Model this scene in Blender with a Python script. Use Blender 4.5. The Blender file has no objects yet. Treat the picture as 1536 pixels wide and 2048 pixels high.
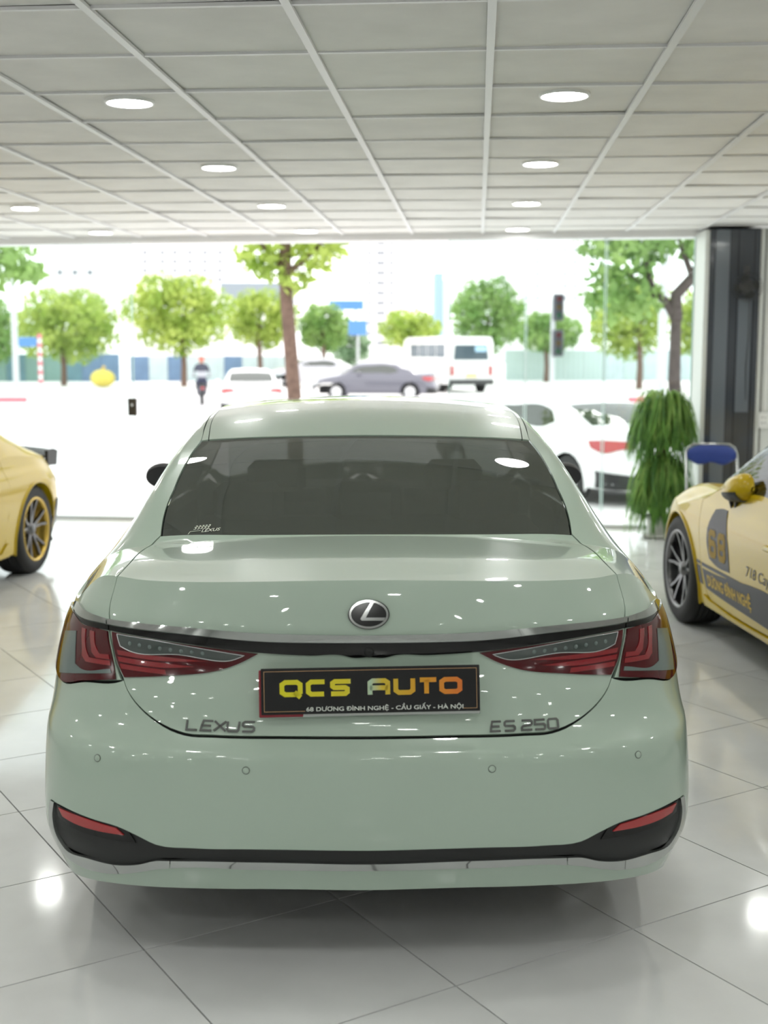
import bpy, math, random
import numpy as np
from math import pi, sin, cos, radians
from mathutils import Vector, Matrix, Euler
from mathutils.geometry import delaunay_2d_cdt

random.seed(7)
rng = np.random.default_rng(7)
scene = bpy.context.scene
COL = scene.collection

# ------------------------------------------------------------------ camera, world, exposure
EYE = 1.66
cam_data = bpy.data.cameras.new('camera')
cam = bpy.data.objects.new('camera', cam_data)
COL.objects.link(cam)
cam.location = (0, 0, EYE)
cam.rotation_euler = (pi / 2 - math.atan(318 / 2500), 0, 0)
cam_data.sensor_fit = 'VERTICAL'
cam_data.sensor_height = 36
cam_data.lens = 36 * 2500 / 2048
cam_data.clip_start = .05
cam_data.clip_end = 900
cam_data.dof.use_dof = True
cam_data.dof.focus_distance = 4.0
cam_data.dof.aperture_fstop = 2.5
scene.camera = cam

world = bpy.data.worlds.new('world')
scene.world = world
world.use_nodes = True
wn = world.node_tree.nodes['Background']
wn.inputs[0].default_value = (.98, .99, 1.0, 1)
wn.inputs[1].default_value = 2.5

sun_data = bpy.data.lights.new('sun', 'SUN')
sun_data.energy = 3.0
sun_data.angle = radians(25)
sun_data.color = (1, .96, .9)
sun = bpy.data.objects.new('sun', sun_data)
COL.objects.link(sun)
sun.rotation_euler = (radians(38), 0, radians(150))
sun.location = (0, 30, 30)

scene.view_settings.view_transform = 'Standard'
scene.view_settings.look = 'None'
scene.view_settings.gamma = 1
scene.view_settings.use_curve_mapping = False
scene.view_settings.exposure = 0.0
LAMP = 70.0

# ------------------------------------------------------------------ helpers
def tag(o, label=None, cat=None, group=None, kind=None):
    if label: o['label'] = label
    if cat: o['category'] = cat
    if group: o['group'] = group
    if kind: o['kind'] = kind
    return o

def empty(name, loc=(0, 0, 0), rz=0, parent=None):
    o = bpy.data.objects.new(name, None)
    o.empty_display_size = .1
    COL.objects.link(o)
    o.location = loc
    o.rotation_euler = (0, 0, rz)
    if parent: o.parent = parent
    return o

def link_mesh(name, me, mat=None, parent=None):
    o = bpy.data.objects.new(name, me)
    COL.objects.link(o)
    if mat and not me.materials: me.materials.append(mat)
    if parent: o.parent = parent
    return o

def copy_tree(o, parent=None):
    c = o.copy()
    COL.objects.link(c)
    c.parent = parent
    for ch in o.children: copy_tree(ch, c)
    return c

class MB:
    """collects shapes into one mesh"""
    def __init__(s): s.v = []; s.f = []; s.n = []; s.sm = []
    def add(s, v, f, smooth=False, nrm=None):
        k = len(s.v)
        s.v += [tuple(map(float, p)) for p in v]
        for i, q in enumerate(f):
            s.f.append([int(j) + k for j in q]); s.sm.append(smooth)
            s.n.append(None if nrm is None else nrm[i])
        return s
    def box(s, c, d, rz=0, bev=0, rot=None):
        x, y, z = [q / 2 for q in d]
        if bev:
            b = min(bev, x * .9, y * .9, z * .9)
            v = []; idx = {}
            for sx in (-1, 1):
                for sy in (-1, 1):
                    for sz in (-1, 1):
                        for a in range(3):
                            p = [sx * x, sy * y, sz * z]
                            for k in range(3):
                                if k != a: p[k] -= (sx, sy, sz)[k] * b
                            idx[sx, sy, sz, a] = len(v); v.append(p)
            f = []
            for a in range(3):
                o = [k for k in range(3) if k != a]
                for sa in (-1, 1):
                    q = []
                    for s1, s2 in ((-1, -1), (1, -1), (1, 1), (-1, 1)):
                        t = [0, 0, 0]; t[a] = sa; t[o[0]] = s1; t[o[1]] = s2
                        q.append(idx[t[0], t[1], t[2], a])
                    f.append(q if (sa > 0) == (a != 1) else q[::-1])
                for s1 in (-1, 1):
                    for s2 in (-1, 1):
                        e = []
                        for sa in (-1, 1):
                            t = [0, 0, 0]; t[a] = sa; t[o[0]] = s1; t[o[1]] = s2
                            e.append((idx[t[0], t[1], t[2], o[0]], idx[t[0], t[1], t[2], o[1]]))
                        f.append([e[0][0], e[0][1], e[1][1], e[1][0]])
            for sx in (-1, 1):
                for sy in (-1, 1):
                    for sz in (-1, 1): f.append([idx[sx, sy, sz, a] for a in range(3)])
        else:
            v = [(-x, -y, -z), (x, -y, -z), (x, y, -z), (-x, y, -z), (-x, -y, z), (x, -y, z), (x, y, z), (-x, y, z)]
            f = [(0, 3, 2, 1), (4, 5, 6, 7), (0, 1, 5, 4), (1, 2, 6, 5), (2, 3, 7, 6), (3, 0, 4, 7)]
        M = rot if rot is not None else Matrix.Rotation(rz, 3, 'Z')
        return s.add([tuple(M @ Vector(p) + Vector(c)) for p in v], f)
    def tube(s, pts, r, n=8, cap=True, smooth=True):
        pts = [Vector(p) for p in pts]; m = len(pts)
        rr = r if hasattr(r, '__len__') else [r] * m
        v = []; prev = None
        for i, p in enumerate(pts):
            d = (pts[min(i + 1, m - 1)] - pts[max(i - 1, 0)])
            d = d.normalized() if d.length > 1e-9 else Vector((0, 0, 1))
            if prev is None:
                up = Vector((0, 0, 1)) if abs(d.z) < .9 else Vector((1, 0, 0))
                a = d.cross(up).normalized()
            else:
                a = (prev - d * prev.dot(d)); a = a.normalized() if a.length > 1e-6 else prev
            prev = a; b = d.cross(a)
            for k in range(n):
                t = 2 * pi * k / n
                v.append(p + (a * cos(t) + b * sin(t)) * rr[i])
        f = [(i * n + k, i * n + (k + 1) % n, (i + 1) * n + (k + 1) % n, (i + 1) * n + k) for i in range(m - 1) for k in range(n)]
        s.add(v, f, smooth)
        if cap: s.add(v[:n], [list(range(n))[::-1]]); s.add(v[-n:], [list(range(n))])
        return s
    def lathe(s, prof, n=32, M=None, smooth=True, close=False):
        """prof: (r, h) pairs turned about z"""
        M = M or Matrix.Identity(4); v = []; m = len(prof)
        for r, h in prof:
            for k in range(n):
                t = 2 * pi * k / n; v.append(M @ Vector((r * cos(t), r * sin(t), h)))
        rows = range(m if close else m - 1)
        f = [(i * n + k, i * n + (k + 1) % n, ((i + 1) % m) * n + (k + 1) % n, ((i + 1) % m) * n + k) for i in rows for k in range(n)]
        return s.add(v, f, smooth)
    def disc(s, c, r, n=24, M=None, ry=None):
        M = M or Matrix.Identity(4); ry = ry or r
        return s.add([M @ Vector((c[0] + r * cos(2 * pi * k / n), c[1] + ry * sin(2 * pi * k / n), c[2])) for k in range(n)], [list(range(n))])
    def prism(s, poly, h0, h1, M=None):
        """2-D polygon pushed from h0 to h1 along z, then through M"""
        M = M or Matrix.Identity(4); n = len(poly)
        r = delaunay_2d_cdt([Vector(p) for p in poly], [], [list(range(n))], 1, 1e-7)
        vs = r[0]; fs = [list(q) for q in r[2]]; k = len(vs)
        v = [M @ Vector((p.x, p.y, h0)) for p in vs] + [M @ Vector((p.x, p.y, h1)) for p in vs]
        f = [q[::-1] for q in fs] + [[i + k for i in q] for q in fs]
        e = {}
        for q in fs:
            for a, b in zip(q, q[1:] + q[:1]): e[(a, b)] = 1
        f += [[a, b, b + k, a + k] for (a, b) in e if (b, a) not in e]
        return s.add(v, f)
    def ellipsoid(s, c, r, n=12, m=8, M=None):
        v = []; M = M or Matrix.Identity(3)
        for i in range(m + 1):
            th = pi * i / m
            for k in range(n):
                ph = 2 * pi * k / n
                v.append(M @ Vector((r[0] * sin(th) * cos(ph), r[1] * sin(th) * sin(ph), r[2] * cos(th))) + Vector(c))
        return s.add(v, [(i * n + k, (i + 1) * n + k, (i + 1) * n + (k + 1) % n, i * n + (k + 1) % n) for i in range(m) for k in range(n)], True)
    def mesh(s, name):
        me = bpy.data.meshes.new(name)
        me.from_pydata(s.v, [], s.f)
        me.polygons.foreach_set('use_smooth', [bool(q) for q in s.sm])
        if any(n is not None for n in s.n):
            me.polygons.foreach_set('use_smooth', [True] * len(s.f))
            ln = []
            fn = [p.normal.copy() for p in me.polygons]
            for i, q in enumerate(s.f):
                ln += [tuple(fn[i])] * len(q) if s.n[i] is None else [tuple(a) for a in s.n[i]]
            me.normals_split_custom_set(ln)
        me.update()
        return me
    def build(s, name, mat=None, parent=None, **kw):
        return tag(link_mesh(name, s.mesh(name), mat, parent), **kw)

# ------------------------------------------------------------------ materials
def mat(name, col, rough=.5, metal=0, coat=0, noise=0, nscale=8, bump=0, bscale=60, emit=0, trans=0, spec=.5, ior=1.45, col2=None, sub=0):
    m = bpy.data.materials.new(name); m.use_nodes = True
    nt = m.node_tree; p = nt.nodes['Principled BSDF']
    p.inputs['Base Color'].default_value = (*col, 1)
    p.inputs['Roughness'].default_value = rough
    p.inputs['Metallic'].default_value = metal
    p.inputs['Coat Weight'].default_value = coat
    p.inputs['Coat Roughness'].default_value = .02
    p.inputs['Specular IOR Level'].default_value = spec
    p.inputs['IOR'].default_value = ior
    p.inputs['Transmission Weight'].default_value = trans
    if emit:
        p.inputs['Emission Color'].default_value = (*col, 1); p.inputs['Emission Strength'].default_value = emit
    if noise:
        tc = nt.nodes.new('ShaderNodeTexCoord'); nz = nt.nodes.new('ShaderNodeTexNoise'); cr = nt.nodes.new('ShaderNodeValToRGB')
        nz.inputs['Scale'].default_value = nscale; nz.inputs['Detail'].default_value = 6
        c2 = col2 or tuple(max(0, q * (1 - noise)) for q in col)
        cr.color_ramp.elements[0].position = .3; cr.color_ramp.elements[1].position = .7
        cr.color_ramp.elements[0].color = (*c2, 1); cr.color_ramp.elements[1].color = (*col, 1)
        nt.links.new(tc.outputs['Object'], nz.inputs['Vector']); nt.links.new(nz.outputs['Fac'], cr.inputs['Fac']); nt.links.new(cr.outputs['Color'], p.inputs['Base Color'])
    if bump:
        tc = nt.nodes.new('ShaderNodeTexCoord'); nz = nt.nodes.new('ShaderNodeTexNoise'); bp = nt.nodes.new('ShaderNodeBump')
        nz.inputs['Scale'].default_value = bscale; nz.inputs['Detail'].default_value = 4; bp.inputs['Strength'].default_value = bump
        nt.links.new(tc.outputs['Object'], nz.inputs['Vector']); nt.links.new(nz.outputs['Fac'], bp.inputs['Height']); nt.links.new(bp.outputs['Normal'], p.inputs['Normal'])
    return m

def glass_mat(name, tint, refl_rough=.01, ior=1.45, diffuse=None):
    """thin sheet glass: tinted see-through plus a mirror reflection by fresnel"""
    m = bpy.data.materials.new(name); m.use_nodes = True; nt = m.node_tree
    for n in list(nt.nodes): nt.nodes.remove(n)
    out = nt.nodes.new('ShaderNodeOutputMaterial'); mx = nt.nodes.new('ShaderNodeMixShader'); fr = nt.nodes.new('ShaderNodeLayerWeight'); pw = nt.nodes.new('ShaderNodeMath'); mp = nt.nodes.new('ShaderNodeMapRange')
    tr = nt.nodes.new('ShaderNodeBsdfTransparent'); gl = nt.nodes.new('ShaderNodeBsdfGlossy')
    tr.inputs['Color'].default_value = (*tint, 1); gl.inputs['Roughness'].default_value = refl_rough; fr.inputs['Blend'].default_value = .5; pw.operation = 'POWER'; pw.inputs[1].default_value = 5; mp.inputs['To Min'].default_value = ((ior - 1) / (ior + 1)) ** 2
    nt.links.new(fr.outputs['Facing'], pw.inputs[0]); nt.links.new(pw.outputs[0], mp.inputs['Value'])
    src = tr.outputs[0]
    if diffuse:
        d = nt.nodes.new('ShaderNodeBsdfDiffuse'); d.inputs['Color'].default_value = (*diffuse[:3], 1)
        m2 = nt.nodes.new('ShaderNodeMixShader'); m2.inputs[0].default_value = diffuse[3]
        nt.links.new(src, m2.inputs[1]); nt.links.new(d.outputs[0], m2.inputs[2]); src = m2.outputs[0]
    nt.links.new(mp.outputs[0], mx.inputs[0]); nt.links.new(src, mx.inputs[1]); nt.links.new(gl.outputs[0], mx.inputs[2]); nt.links.new(mx.outputs[0], out.inputs[0])
    return m

def leaf_mat(name, c1, c2, scale=1.2):
    m = bpy.data.materials.new(name); m.use_nodes = True; nt = m.node_tree
    p = nt.nodes['Principled BSDF']; out = nt.nodes['Material Output']
    p.inputs['Roughness'].default_value = .5
    tc = nt.nodes.new('ShaderNodeTexCoord'); nz = nt.nodes.new('ShaderNodeTexNoise'); cr = nt.nodes.new('ShaderNodeValToRGB')
    nz.inputs['Scale'].default_value = scale; nz.inputs['Detail'].default_value = 5
    cr.color_ramp.elements[0].position = .35; cr.color_ramp.elements[1].position = .65
    cr.color_ramp.elements[0].color = (*c1, 1); cr.color_ramp.elements[1].color = (*c2, 1)
    tl = nt.nodes.new('ShaderNodeBsdfTranslucent'); mx = nt.nodes.new('ShaderNodeMixShader'); mx.inputs[0].default_value = .45
    nt.links.new(tc.outputs['Object'], nz.inputs['Vector']); nt.links.new(nz.outputs['Fac'], cr.inputs['Fac'])
    nt.links.new(cr.outputs['Color'], p.inputs['Base Color']); nt.links.new(cr.outputs['Color'], tl.inputs['Color'])
    nt.links.new(p.outputs[0], mx.inputs[1]); nt.links.new(tl.outputs[0], mx.inputs[2]); nt.links.new(mx.outputs[0], out.inputs[0])
    return m

M = {}
M['paint'] = mat('white_pearl_paint', (.43, .535, .445), .28, coat=1, spec=.4)
M['yellow'] = mat('yellow_paint', (.56, .385, .006), .3, coat=.45, spec=.2)
M['chrome'] = mat('chrome', (.52, .54, .53), .06, metal=1)
M['dark_chrome'] = mat('dark_chrome', (.22, .23, .225), .12, metal=1)
M['satin'] = mat('satin_metal', (.7, .71, .72), .3, metal=1)
M['black_plastic'] = mat('black_plastic', (.018, .019, .019), .45, bump=.06, bscale=900)
M['gloss_black'] = mat('gloss_black', (.006, .006, .006), .08)
M['rubber'] = mat('rubber', (.02, .02, .02), .7, bump=.1, bscale=300)
M['dark'] = mat('dark_void', (.008, .008, .008), .8)
M['grey_trim'] = mat('grey_trim', (.06, .06, .06), .5)
M['red_lens'] = mat('red_lens', (.16, .006, .012), .06, coat=1)
M['red_bright'] = mat('red_light_guide', (.24, .008, .013), .12, coat=1)
M['red_deep'] = mat('dark_red_plastic', (.075, .004, .007), .12, coat=.3, spec=.35)
M['reflector'] = mat('red_reflector', (.40, .02, .022), .15, coat=1, bump=.2, bscale=500)
M['clear_lens'] = mat('clear_lens', (.14, .18, .17), .12, coat=.3, spec=.35, bump=.25, bscale=180)
M['smoke_lens'] = mat('smoked_lens', (.045, .06, .055), .06, coat=1)
M['white_plastic'] = mat('white_plastic', (.8, .8, .78), .4)
M['glass'] = glass_mat('shop_glass', (.93, .97, .96))
M['glass_edge'] = mat('glass_edge', (.55, .75, .72), .1)
M['car_glass'] = glass_mat('tinted_car_glass', (.10, .102, .10), ior=1.95, diffuse=(.10, .115, .095, .5))
M['clear_car_glass'] = glass_mat('clear_car_glass', (.8, .85, .83), ior=1.45)
M['dark_mirror'] = mat('dark_mirror', (.03, .03, .033), .1)
M['seat'] = mat('seat_leather', (.05, .045, .04), .5)
import numpy as np
def pch(xs, ys):
    """monotone cubic interpolation through the given points"""
    xs=np.array(xs,float); ys=np.array(ys,float); h=np.diff(xs); d=np.diff(ys)/h
    m=np.zeros(len(xs)); m[0]=d[0]; m[-1]=d[-1]
    for i in range(1,len(xs)-1):
        if d[i-1]*d[i]>0:
            w1=2*h[i]+h[i-1]; w2=h[i]+2*h[i-1]; m[i]=(w1+w2)/(w1/d[i-1]+w2/d[i])
    def f(x):
        x=np.clip(np.asarray(x,float),xs[0],xs[-1]); i=np.clip(np.searchsorted(xs,x)-1,0,len(h)-1)
        s=(x-xs[i])/h[i]; H=h[i]
        return ys[i]*(1+2*s)*(1-s)**2+m[i]*H*s*(1-s)**2+ys[i+1]*s*s*(3-2*s)+m[i+1]*H*s*s*(s-1)
    return f
def smin(a,b,k):
    h=np.clip(.5+.5*(b-a)/k,0,1); return b*(1-h)+a*h-k*h*(1-h)
class Shell:
    """car skin: A = rear, flanks and nose as plan curves stacked over z; B = everything above the shoulder, z over (x,y)"""
    p=staticmethod(pch([0,1],[2.6,2.6]))
    def A(s,t,z):
        t=np.asarray(t,float); z=np.asarray(z,float)
        W=s.W(z); L=s.L(z); y0=s.yc(z)+L; Lf=s.Lf(z); y1=s.yf(z)-Lf; p=s.p(z)
        a=np.abs(t); sg=np.where(t<0,-1.,1.)
        tr=np.clip(a,1e-6,1)*pi/2
        r=((np.sin(tr)/W)**p+(np.abs(np.cos(tr))/L)**p)**(-1/p)
        tf=np.clip(a-2,0,1)*pi/2
        rf=((np.cos(tf)/W)**p+(np.sin(tf)/Lf)**p)**(-1/p)
        fl=np.clip(a-1,0,1)
        x=np.where(a<1,r*np.sin(tr),np.where(a<2,W,rf*np.cos(tf)))
        y=np.where(a<1,y0-r*np.cos(tr),np.where(a<2,y0+fl*(y1-y0),y1+rf*np.sin(tf)))
        return np.stack([sg*x*s.fl(y),y,z+0*x],-1)
    def F(s,y,z):
        y=np.asarray(y,float); z=np.asarray(z,float); p=s.p(z)
        W=s.W(z); L=s.L(z); y0=s.yc(z)+L; Lf=s.Lf(z); y1=s.yf(z)-Lf
        q=np.where(y<y0,(y0-y)/L,np.where(y>y1,(y-y1)/Lf,0)); q=np.clip(q,0,1)
        x=W*(np.maximum(1-q**p,0))**(1/p)*s.fl(y)
        return np.stack([x,y,z+0*x],-1)
    def fl(s,y): return 1+0*y
    def B(s,x,y):
        x=np.asarray(x,float); y=np.asarray(y,float)
        return np.stack([x,y,s.zB(np.abs(x),y)],-1)
    def ztop(s,t,lo,hi):
        """height where A meets B for plan parameter t"""
        t=np.asarray(t,float); lo=np.full(t.shape,lo); hi=np.full(t.shape,hi)
        for _ in range(40):
            m=(lo+hi)/2; P=s.A(t,m); up=s.zB(np.abs(P[...,0]),P[...,1])>m
            lo=np.where(up,m,lo); hi=np.where(up,hi,m)
        return (lo+hi)/2
class Sedan(Shell):
    p=staticmethod(pch([.1,.25,.5,.7,1.0],[3.6,3.5,3.2,2.8,2.5]))
    W=staticmethod(pch([.12,.20,.3,.36,.45,.55,.75,.85,.92,1.0,1.1,1.15],[.84,.885,.918,.931,.934,.934,.930,.92,.899,.865,.828,.81]))
    L=staticmethod(pch([.2,.35,.5,.8,.95,1.1],[.50,.48,.50,.60,.72,.80]))
    yc=staticmethod(pch([.12,.20,.25,.30,.36,.45,.6,.625,.65,.68,.75,.85,.89,.93,.97,1.0,1.04,1.08,1.12],[.09,.055,.04,.022,.005,0,.002,.012,.04,.056,.072,.095,.09,.092,.10,.107,.12,.14,.18]))
    Lf=staticmethod(pch([.2,.6,1.0],[.9,1.0,1.3]))
    yf=staticmethod(pch([.15,.3,.5,.7,.85,1.0],[4.75,4.92,4.95,4.9,4.75,4.3]))
    deck=staticmethod(pch([-.3,.13,.45,.8],[1.045,1.06,1.080,1.086]))
    top=staticmethod(pch([.5,.78,1.1,1.4,1.8,2.2,2.7,3.15,3.5,3.85,4.3,4.7,4.95],[.955,1.085,1.238,1.36,1.447,1.474,1.464,1.41,1.25,1.06,.98,.88,.70]))
    xb=staticmethod(pch([0,.3,.8,1.0,1.4,2.2,3.2,3.8,5],[.79,.80,.835,.84,.842,.85,.84,.82,.78]))
    mm=staticmethod(pch([0,.3,.6,.8,1.0,1.4,2.2,3.2,3.8,4.4,5],[.5,.5,.55,.8,1.35,1.8,1.75,1.5,.9,.4,.3]))
    bow=staticmethod(pch([0,.13,.8,1.4,2.0,3.0,3.6,5],[.36,.36,.03,-.06,0,-.1,-.35,-.45]))
    def zB(s,x,y):
        e=y-s.bow(y)*x*x
        z=np.where(e<.78,s.deck(e),s.top(e))-np.where(y<.78,.07,.07+.03*np.clip((y-.78)/.6,0,1))*x*x
        x1=np.interp(y,[.3,.8],[.655,.70]); zb=np.interp(y,[.2,.3,.8],[1.045,1.052,1.085])
        soft=zb-.15*(x-.72)-3.2*np.maximum(0,x-x1)**2
        plane=1.03+(s.xb(y)-x)*s.mm(y)
        f=np.clip((y-.72)/.4,0,1); f=f*f*(3-2*f)
        return smin(z,soft*(1-f)+plane*f,np.where(y<.8,.03,.05))

# ------------------------------------------------------------------ skin patches: outlines in surface parameters, filled and lifted onto the skin
def curve2d(pts, step, sc=(1, 1), closed=True, sharp=40):
    """smooth polyline through pts, kept sharp where it turns hard, resampled"""
    P = [np.array(p[:2], float) for p in pts]; n = len(P); out = []
    S = np.array(sc, float)
    def corner(i):
        if not closed and (i == 0 or i == n - 1): return True
        a = (P[i] - P[i - 1]) * S; b = (P[(i + 1) % n] - P[i]) * S
        c = np.dot(a, b) / (np.linalg.norm(a) * np.linalg.norm(b) + 1e-12)
        return c < cos(radians(sharp))
    cn = [corner(i) for i in range(n)]
    for i in range(n if closed else n - 1):
        p1 = P[i]; p2 = P[(i + 1) % n]
        L = np.linalg.norm((p2 - p1) * S)
        h1 = (p2 - p1) if cn[i] else None; h2 = (p2 - p1) if cn[(i + 1) % n] else None
        if h1 is None:
            p0 = P[i - 1]; l0 = np.linalg.norm((p1 - p0) * S)
            h1 = ((p1 - p0) / l0 * L + (p2 - p1) / L * l0) / (l0 + L) * L
        if h2 is None:
            p3 = P[(i + 2) % n]; l3 = np.linalg.norm((p3 - p2) * S)
            h2 = ((p2 - p1) / L * l3 + (p3 - p2) / l3 * L) / (l3 + L) * L
        k = max(1, int(math.ceil(L / step)))
        for j in range(k):
            s = j / k
            out.append(p1 * (1 + 2 * s) * (1 - s) ** 2 + h1 * s * (1 - s) ** 2 + p2 * s * s * (3 - 2 * s) + h2 * s * s * (s - 1))
    if not closed: out.append(P[-1])
    return np.array(out)

def inside(poly, q):
    x, y = q[:, 0], q[:, 1]; r = np.zeros(len(q), bool); n = len(poly)
    for i in range(n):
        x1, y1 = poly[i]; x2, y2 = poly[(i + 1) % n]
        c = ((y1 > y) != (y2 > y)) & (x < (x2 - x1) * (y - y1) / ((y2 - y1) if y2 != y1 else 1e-12) + x1)
        r ^= c
    return r

def segdist(poly, q):
    d = np.full(len(q), 1e9)
    for i in range(len(poly)):
        a = poly[i]; b = poly[(i + 1) % len(poly)]; ab = b - a
        t = np.clip(((q - a) @ ab) / (ab @ ab + 1e-15), 0, 1)
        d = np.minimum(d, np.linalg.norm(q - a - t[:, None] * ab, axis=1))
    return d

def patch(mb, fun, outline, sc=(1, 1), step=.03, off=0., thick=.008, holes=(), mirror=False, sharp=40, ostep=None):
    sc = np.array(sc, float)
    rings = [curve2d(outline, ostep or step, sc, True, sharp)] + [curve2d(h, ostep or step, sc, True, sharp) for h in holes]
    pts = []; edges = []
    for r in rings:
        k = len(pts); m = len(r)
        pts += [tuple(q * sc) for q in r]; edges += [(k + i, k + (i + 1) % m) for i in range(m)]
    R = [r * sc for r in rings]
    lo = R[0].min(0); hi = R[0].max(0)
    gx = np.arange(lo[0] + step / 2, hi[0], step); gy = np.arange(lo[1] + step / 2, hi[1], step)
    if len(gx) and len(gy):
        G = np.stack(np.meshgrid(gx, gy, indexing='ij'), -1).reshape(-1, 2)
        ok = inside(R[0], G)
        for h in R[1:]: ok &= ~inside(h, G)
        G = G[ok]
        if len(G):
            for r in R: G = G[segdist(r, G) > step * .45]
        pts += [tuple(q) for q in G]
    res = delaunay_2d_cdt([Vector(p) for p in pts], edges, [], 0, 1e-7)
    uv = np.array([(p.x, p.y) for p in res[0]])
    tri = np.array([list(t) for t in res[2]]); cen = uv[tri].mean(1)
    ok = inside(R[0], cen)
    for h in R[1:]: ok &= ~inside(h, cen)
    tri = [list(map(int, t)) for t in tri[ok]]
    uv = uv / sc
    e = 1e-3
    u, v = uv[:, 0], uv[:, 1]
    P = fun(u, v)
    du = fun(u + e / sc[0], v) - fun(u - e / sc[0], v); dv = fun(u, v + e / sc[1]) - fun(u, v - e / sc[1])
    N = np.cross(du, dv); N /= np.linalg.norm(N, axis=1)[:, None] + 1e-12
    # face orientation in parameter space: make all counter-clockwise
    for q in tri:
        a, b, c = uv[q[0]] * sc, uv[q[1]] * sc, uv[q[2]] * sc
        if (b[0] - a[0]) * (c[1] - a[1]) - (b[1] - a[1]) * (c[0] - a[0]) < 0: q.reverse()
    V = P + N * off; n = len(V)
    if mirror:
        V = V * [-1, 1, 1]; N = N * [-1, 1, 1]
        tri = [q[::-1] for q in tri]
    faces = tri[:]; nr = [[N[j] for j in q] for q in tri]
    verts = list(V)
    if thick:
        W = V - N * thick; verts += list(W)
        E = {}
        for q in tri:
            for a, b in zip(q, q[1:] + q[:1]): E[(a, b)] = 1
        for (a, b) in E:
            if (b, a) not in E: faces.append([b, a, a + n, b + n]); nr.append(None)
    mb.add(verts, faces, True, nr)
    return mb

def onskin(fun, u, v, off=0, e=1e-3):
    """point and frame (right, up, outward) on the skin"""
    f = lambda a, b: fun(np.array([a]), np.array([b]))[0]
    p = f(u, v); du = f(u + e, v) - f(u - e, v); dv = f(u, v + e) - f(u, v - e)
    n = np.cross(du, dv); n /= np.linalg.norm(n); r = du / np.linalg.norm(du); up = np.cross(n, r)
    return Vector(p + n * off), Matrix((Vector(r), Vector(up), Vector(n))).transposed()

def frame4(p, R):
    m = R.to_4x4(); m.translation = p; return m

def strokes(mb, lines, width, h0, h1, M4, taper=None):
    """each polyline as a mitred flat stroke pushed from h0 to h1"""
    for ln in lines:
        closed = ln[0] == ln[-1] and len(ln) > 2
        P = [Vector(p) for p in (ln[:-1] if closed else ln)]; n = len(P); A = []; B = []
        for i in range(n):
            d1 = (P[i] - P[i - 1]).normalized() if (closed or i > 0) else None
            d2 = (P[(i + 1) % n] - P[i]).normalized() if (closed or i < n - 1) else None
            d1 = d1 or d2; d2 = d2 or d1
            t = (d1 + d2); t = t.normalized() if t.length > 1e-6 else d1
            nn = Vector((-t.y, t.x)); k = max(.45, nn.dot(Vector((-d1.y, d1.x))))
            A.append(P[i] + nn * width / 2 / k); B.append(P[i] - nn * width / 2 / k)
        v = []
        for h in (h0, h1): v += [M4 @ Vector((p.x, p.y, h)) for p in A] + [M4 @ Vector((p.x, p.y, h)) for p in B]
        f = []
        for i in range(n if closed else n - 1):
            j = (i + 1) % n
            f += [[2 * n + i, 3 * n + i, 3 * n + j, 2 * n + j], [i, j, n + j, n + i], [i, 2 * n + i, 2 * n + j, j], [n + i, n + j, 3 * n + j, 3 * n + i]]
        if not closed:
            f += [[0, n, 3 * n, 2 * n], [n - 1, 3 * n - 1, 4 * n - 1, 2 * n - 1][::1]]
            f[-1] = [n - 1, 2 * n + n - 1, 3 * n + n - 1, n + n - 1]
        mb.add(v, f)
    return mb

def text_tris(body, size=1, shear=0, bold=0, spacing=1):
    """flat glyph triangles of the built-in font: list of 2-D points and faces, and the width"""
    cu = bpy.data.curves.new('glyphs', 'FONT'); cu.body = body; cu.size = size; cu.shear = shear; cu.offset = bold; cu.space_character = spacing
    cu.resolution_u = 4
    o = bpy.data.objects.new('glyphs', cu); COL.objects.link(o)
    dg = bpy.context.evaluated_depsgraph_get(); me = o.evaluated_get(dg).to_mesh()
    v = [(p.co.x, p.co.y) for p in me.vertices]; f = [list(p.vertices) for p in me.polygons]
    o.evaluated_get(dg).to_mesh_clear(); bpy.data.objects.remove(o); bpy.data.curves.remove(cu)
    return v, f, (max(p[0] for p in v) if v else 0)

def fit_text(body, w, h, x0, y0, **kw):
    """glyph triangles scaled into the box (w, h) whose lower left corner is (x0, y0); h is the full ink height"""
    v, f, _ = text_tris(body, **kw)
    a = np.array(v); lo = a.min(0); hi = a.max(0); s = np.array([w, h]) / (hi - lo)
    return [tuple((q - lo) * s + np.array([x0, y0])) for q in a], f


# ------------------------------------------------------------------ the showroom
CEIL = 2.78
GA = radians(4.24)                                   # the ceiling grid runs a little to the right of the view
gx = Vector((cos(GA), -sin(GA))); gy = Vector((sin(GA), cos(GA)))
G0 = Vector((.347, 4.173)); GS = .662
FRONT = lambda x: 12.1 - .127 * x                    # shopfront line
FA = -math.atan(.127)
BACK = -5.6; LEFT = -6.2; RIGHT = 6.4

def clip_front(poly, d=0.0):
    """keep the part of a 2-D polygon inside the shop"""
    out = []
    f = lambda p: FRONT(p[0]) - d - p[1]
    for i in range(len(poly)):
        a, b = poly[i], poly[(i + 1) % len(poly)]; fa, fb = f(a), f(b)
        if fa >= 0: out.append(a)
        if fa * fb < 0:
            t = fa / (fa - fb); out.append((a[0] + (b[0] - a[0]) * t, a[1] + (b[1] - a[1]) * t))
    return out

def clip_room(poly, d=0.0):
    for k, lim, sg in ((0, LEFT, 1), (0, RIGHT, -1), (1, BACK, 1)):
        out = []
        for i in range(len(poly)):
            a, b = poly[i], poly[(i + 1) % len(poly)]; fa, fb = sg * (a[k] - lim), sg * (b[k] - lim)
            if fa >= 0: out.append(a)
            if fa * fb < 0:
                t = fa / (fa - fb); out.append((a[0] + (b[0] - a[0]) * t, a[1] + (b[1] - a[1]) * t))
        poly = out
        if len(poly) < 3: return []
    return clip_front(poly, d)

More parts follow.
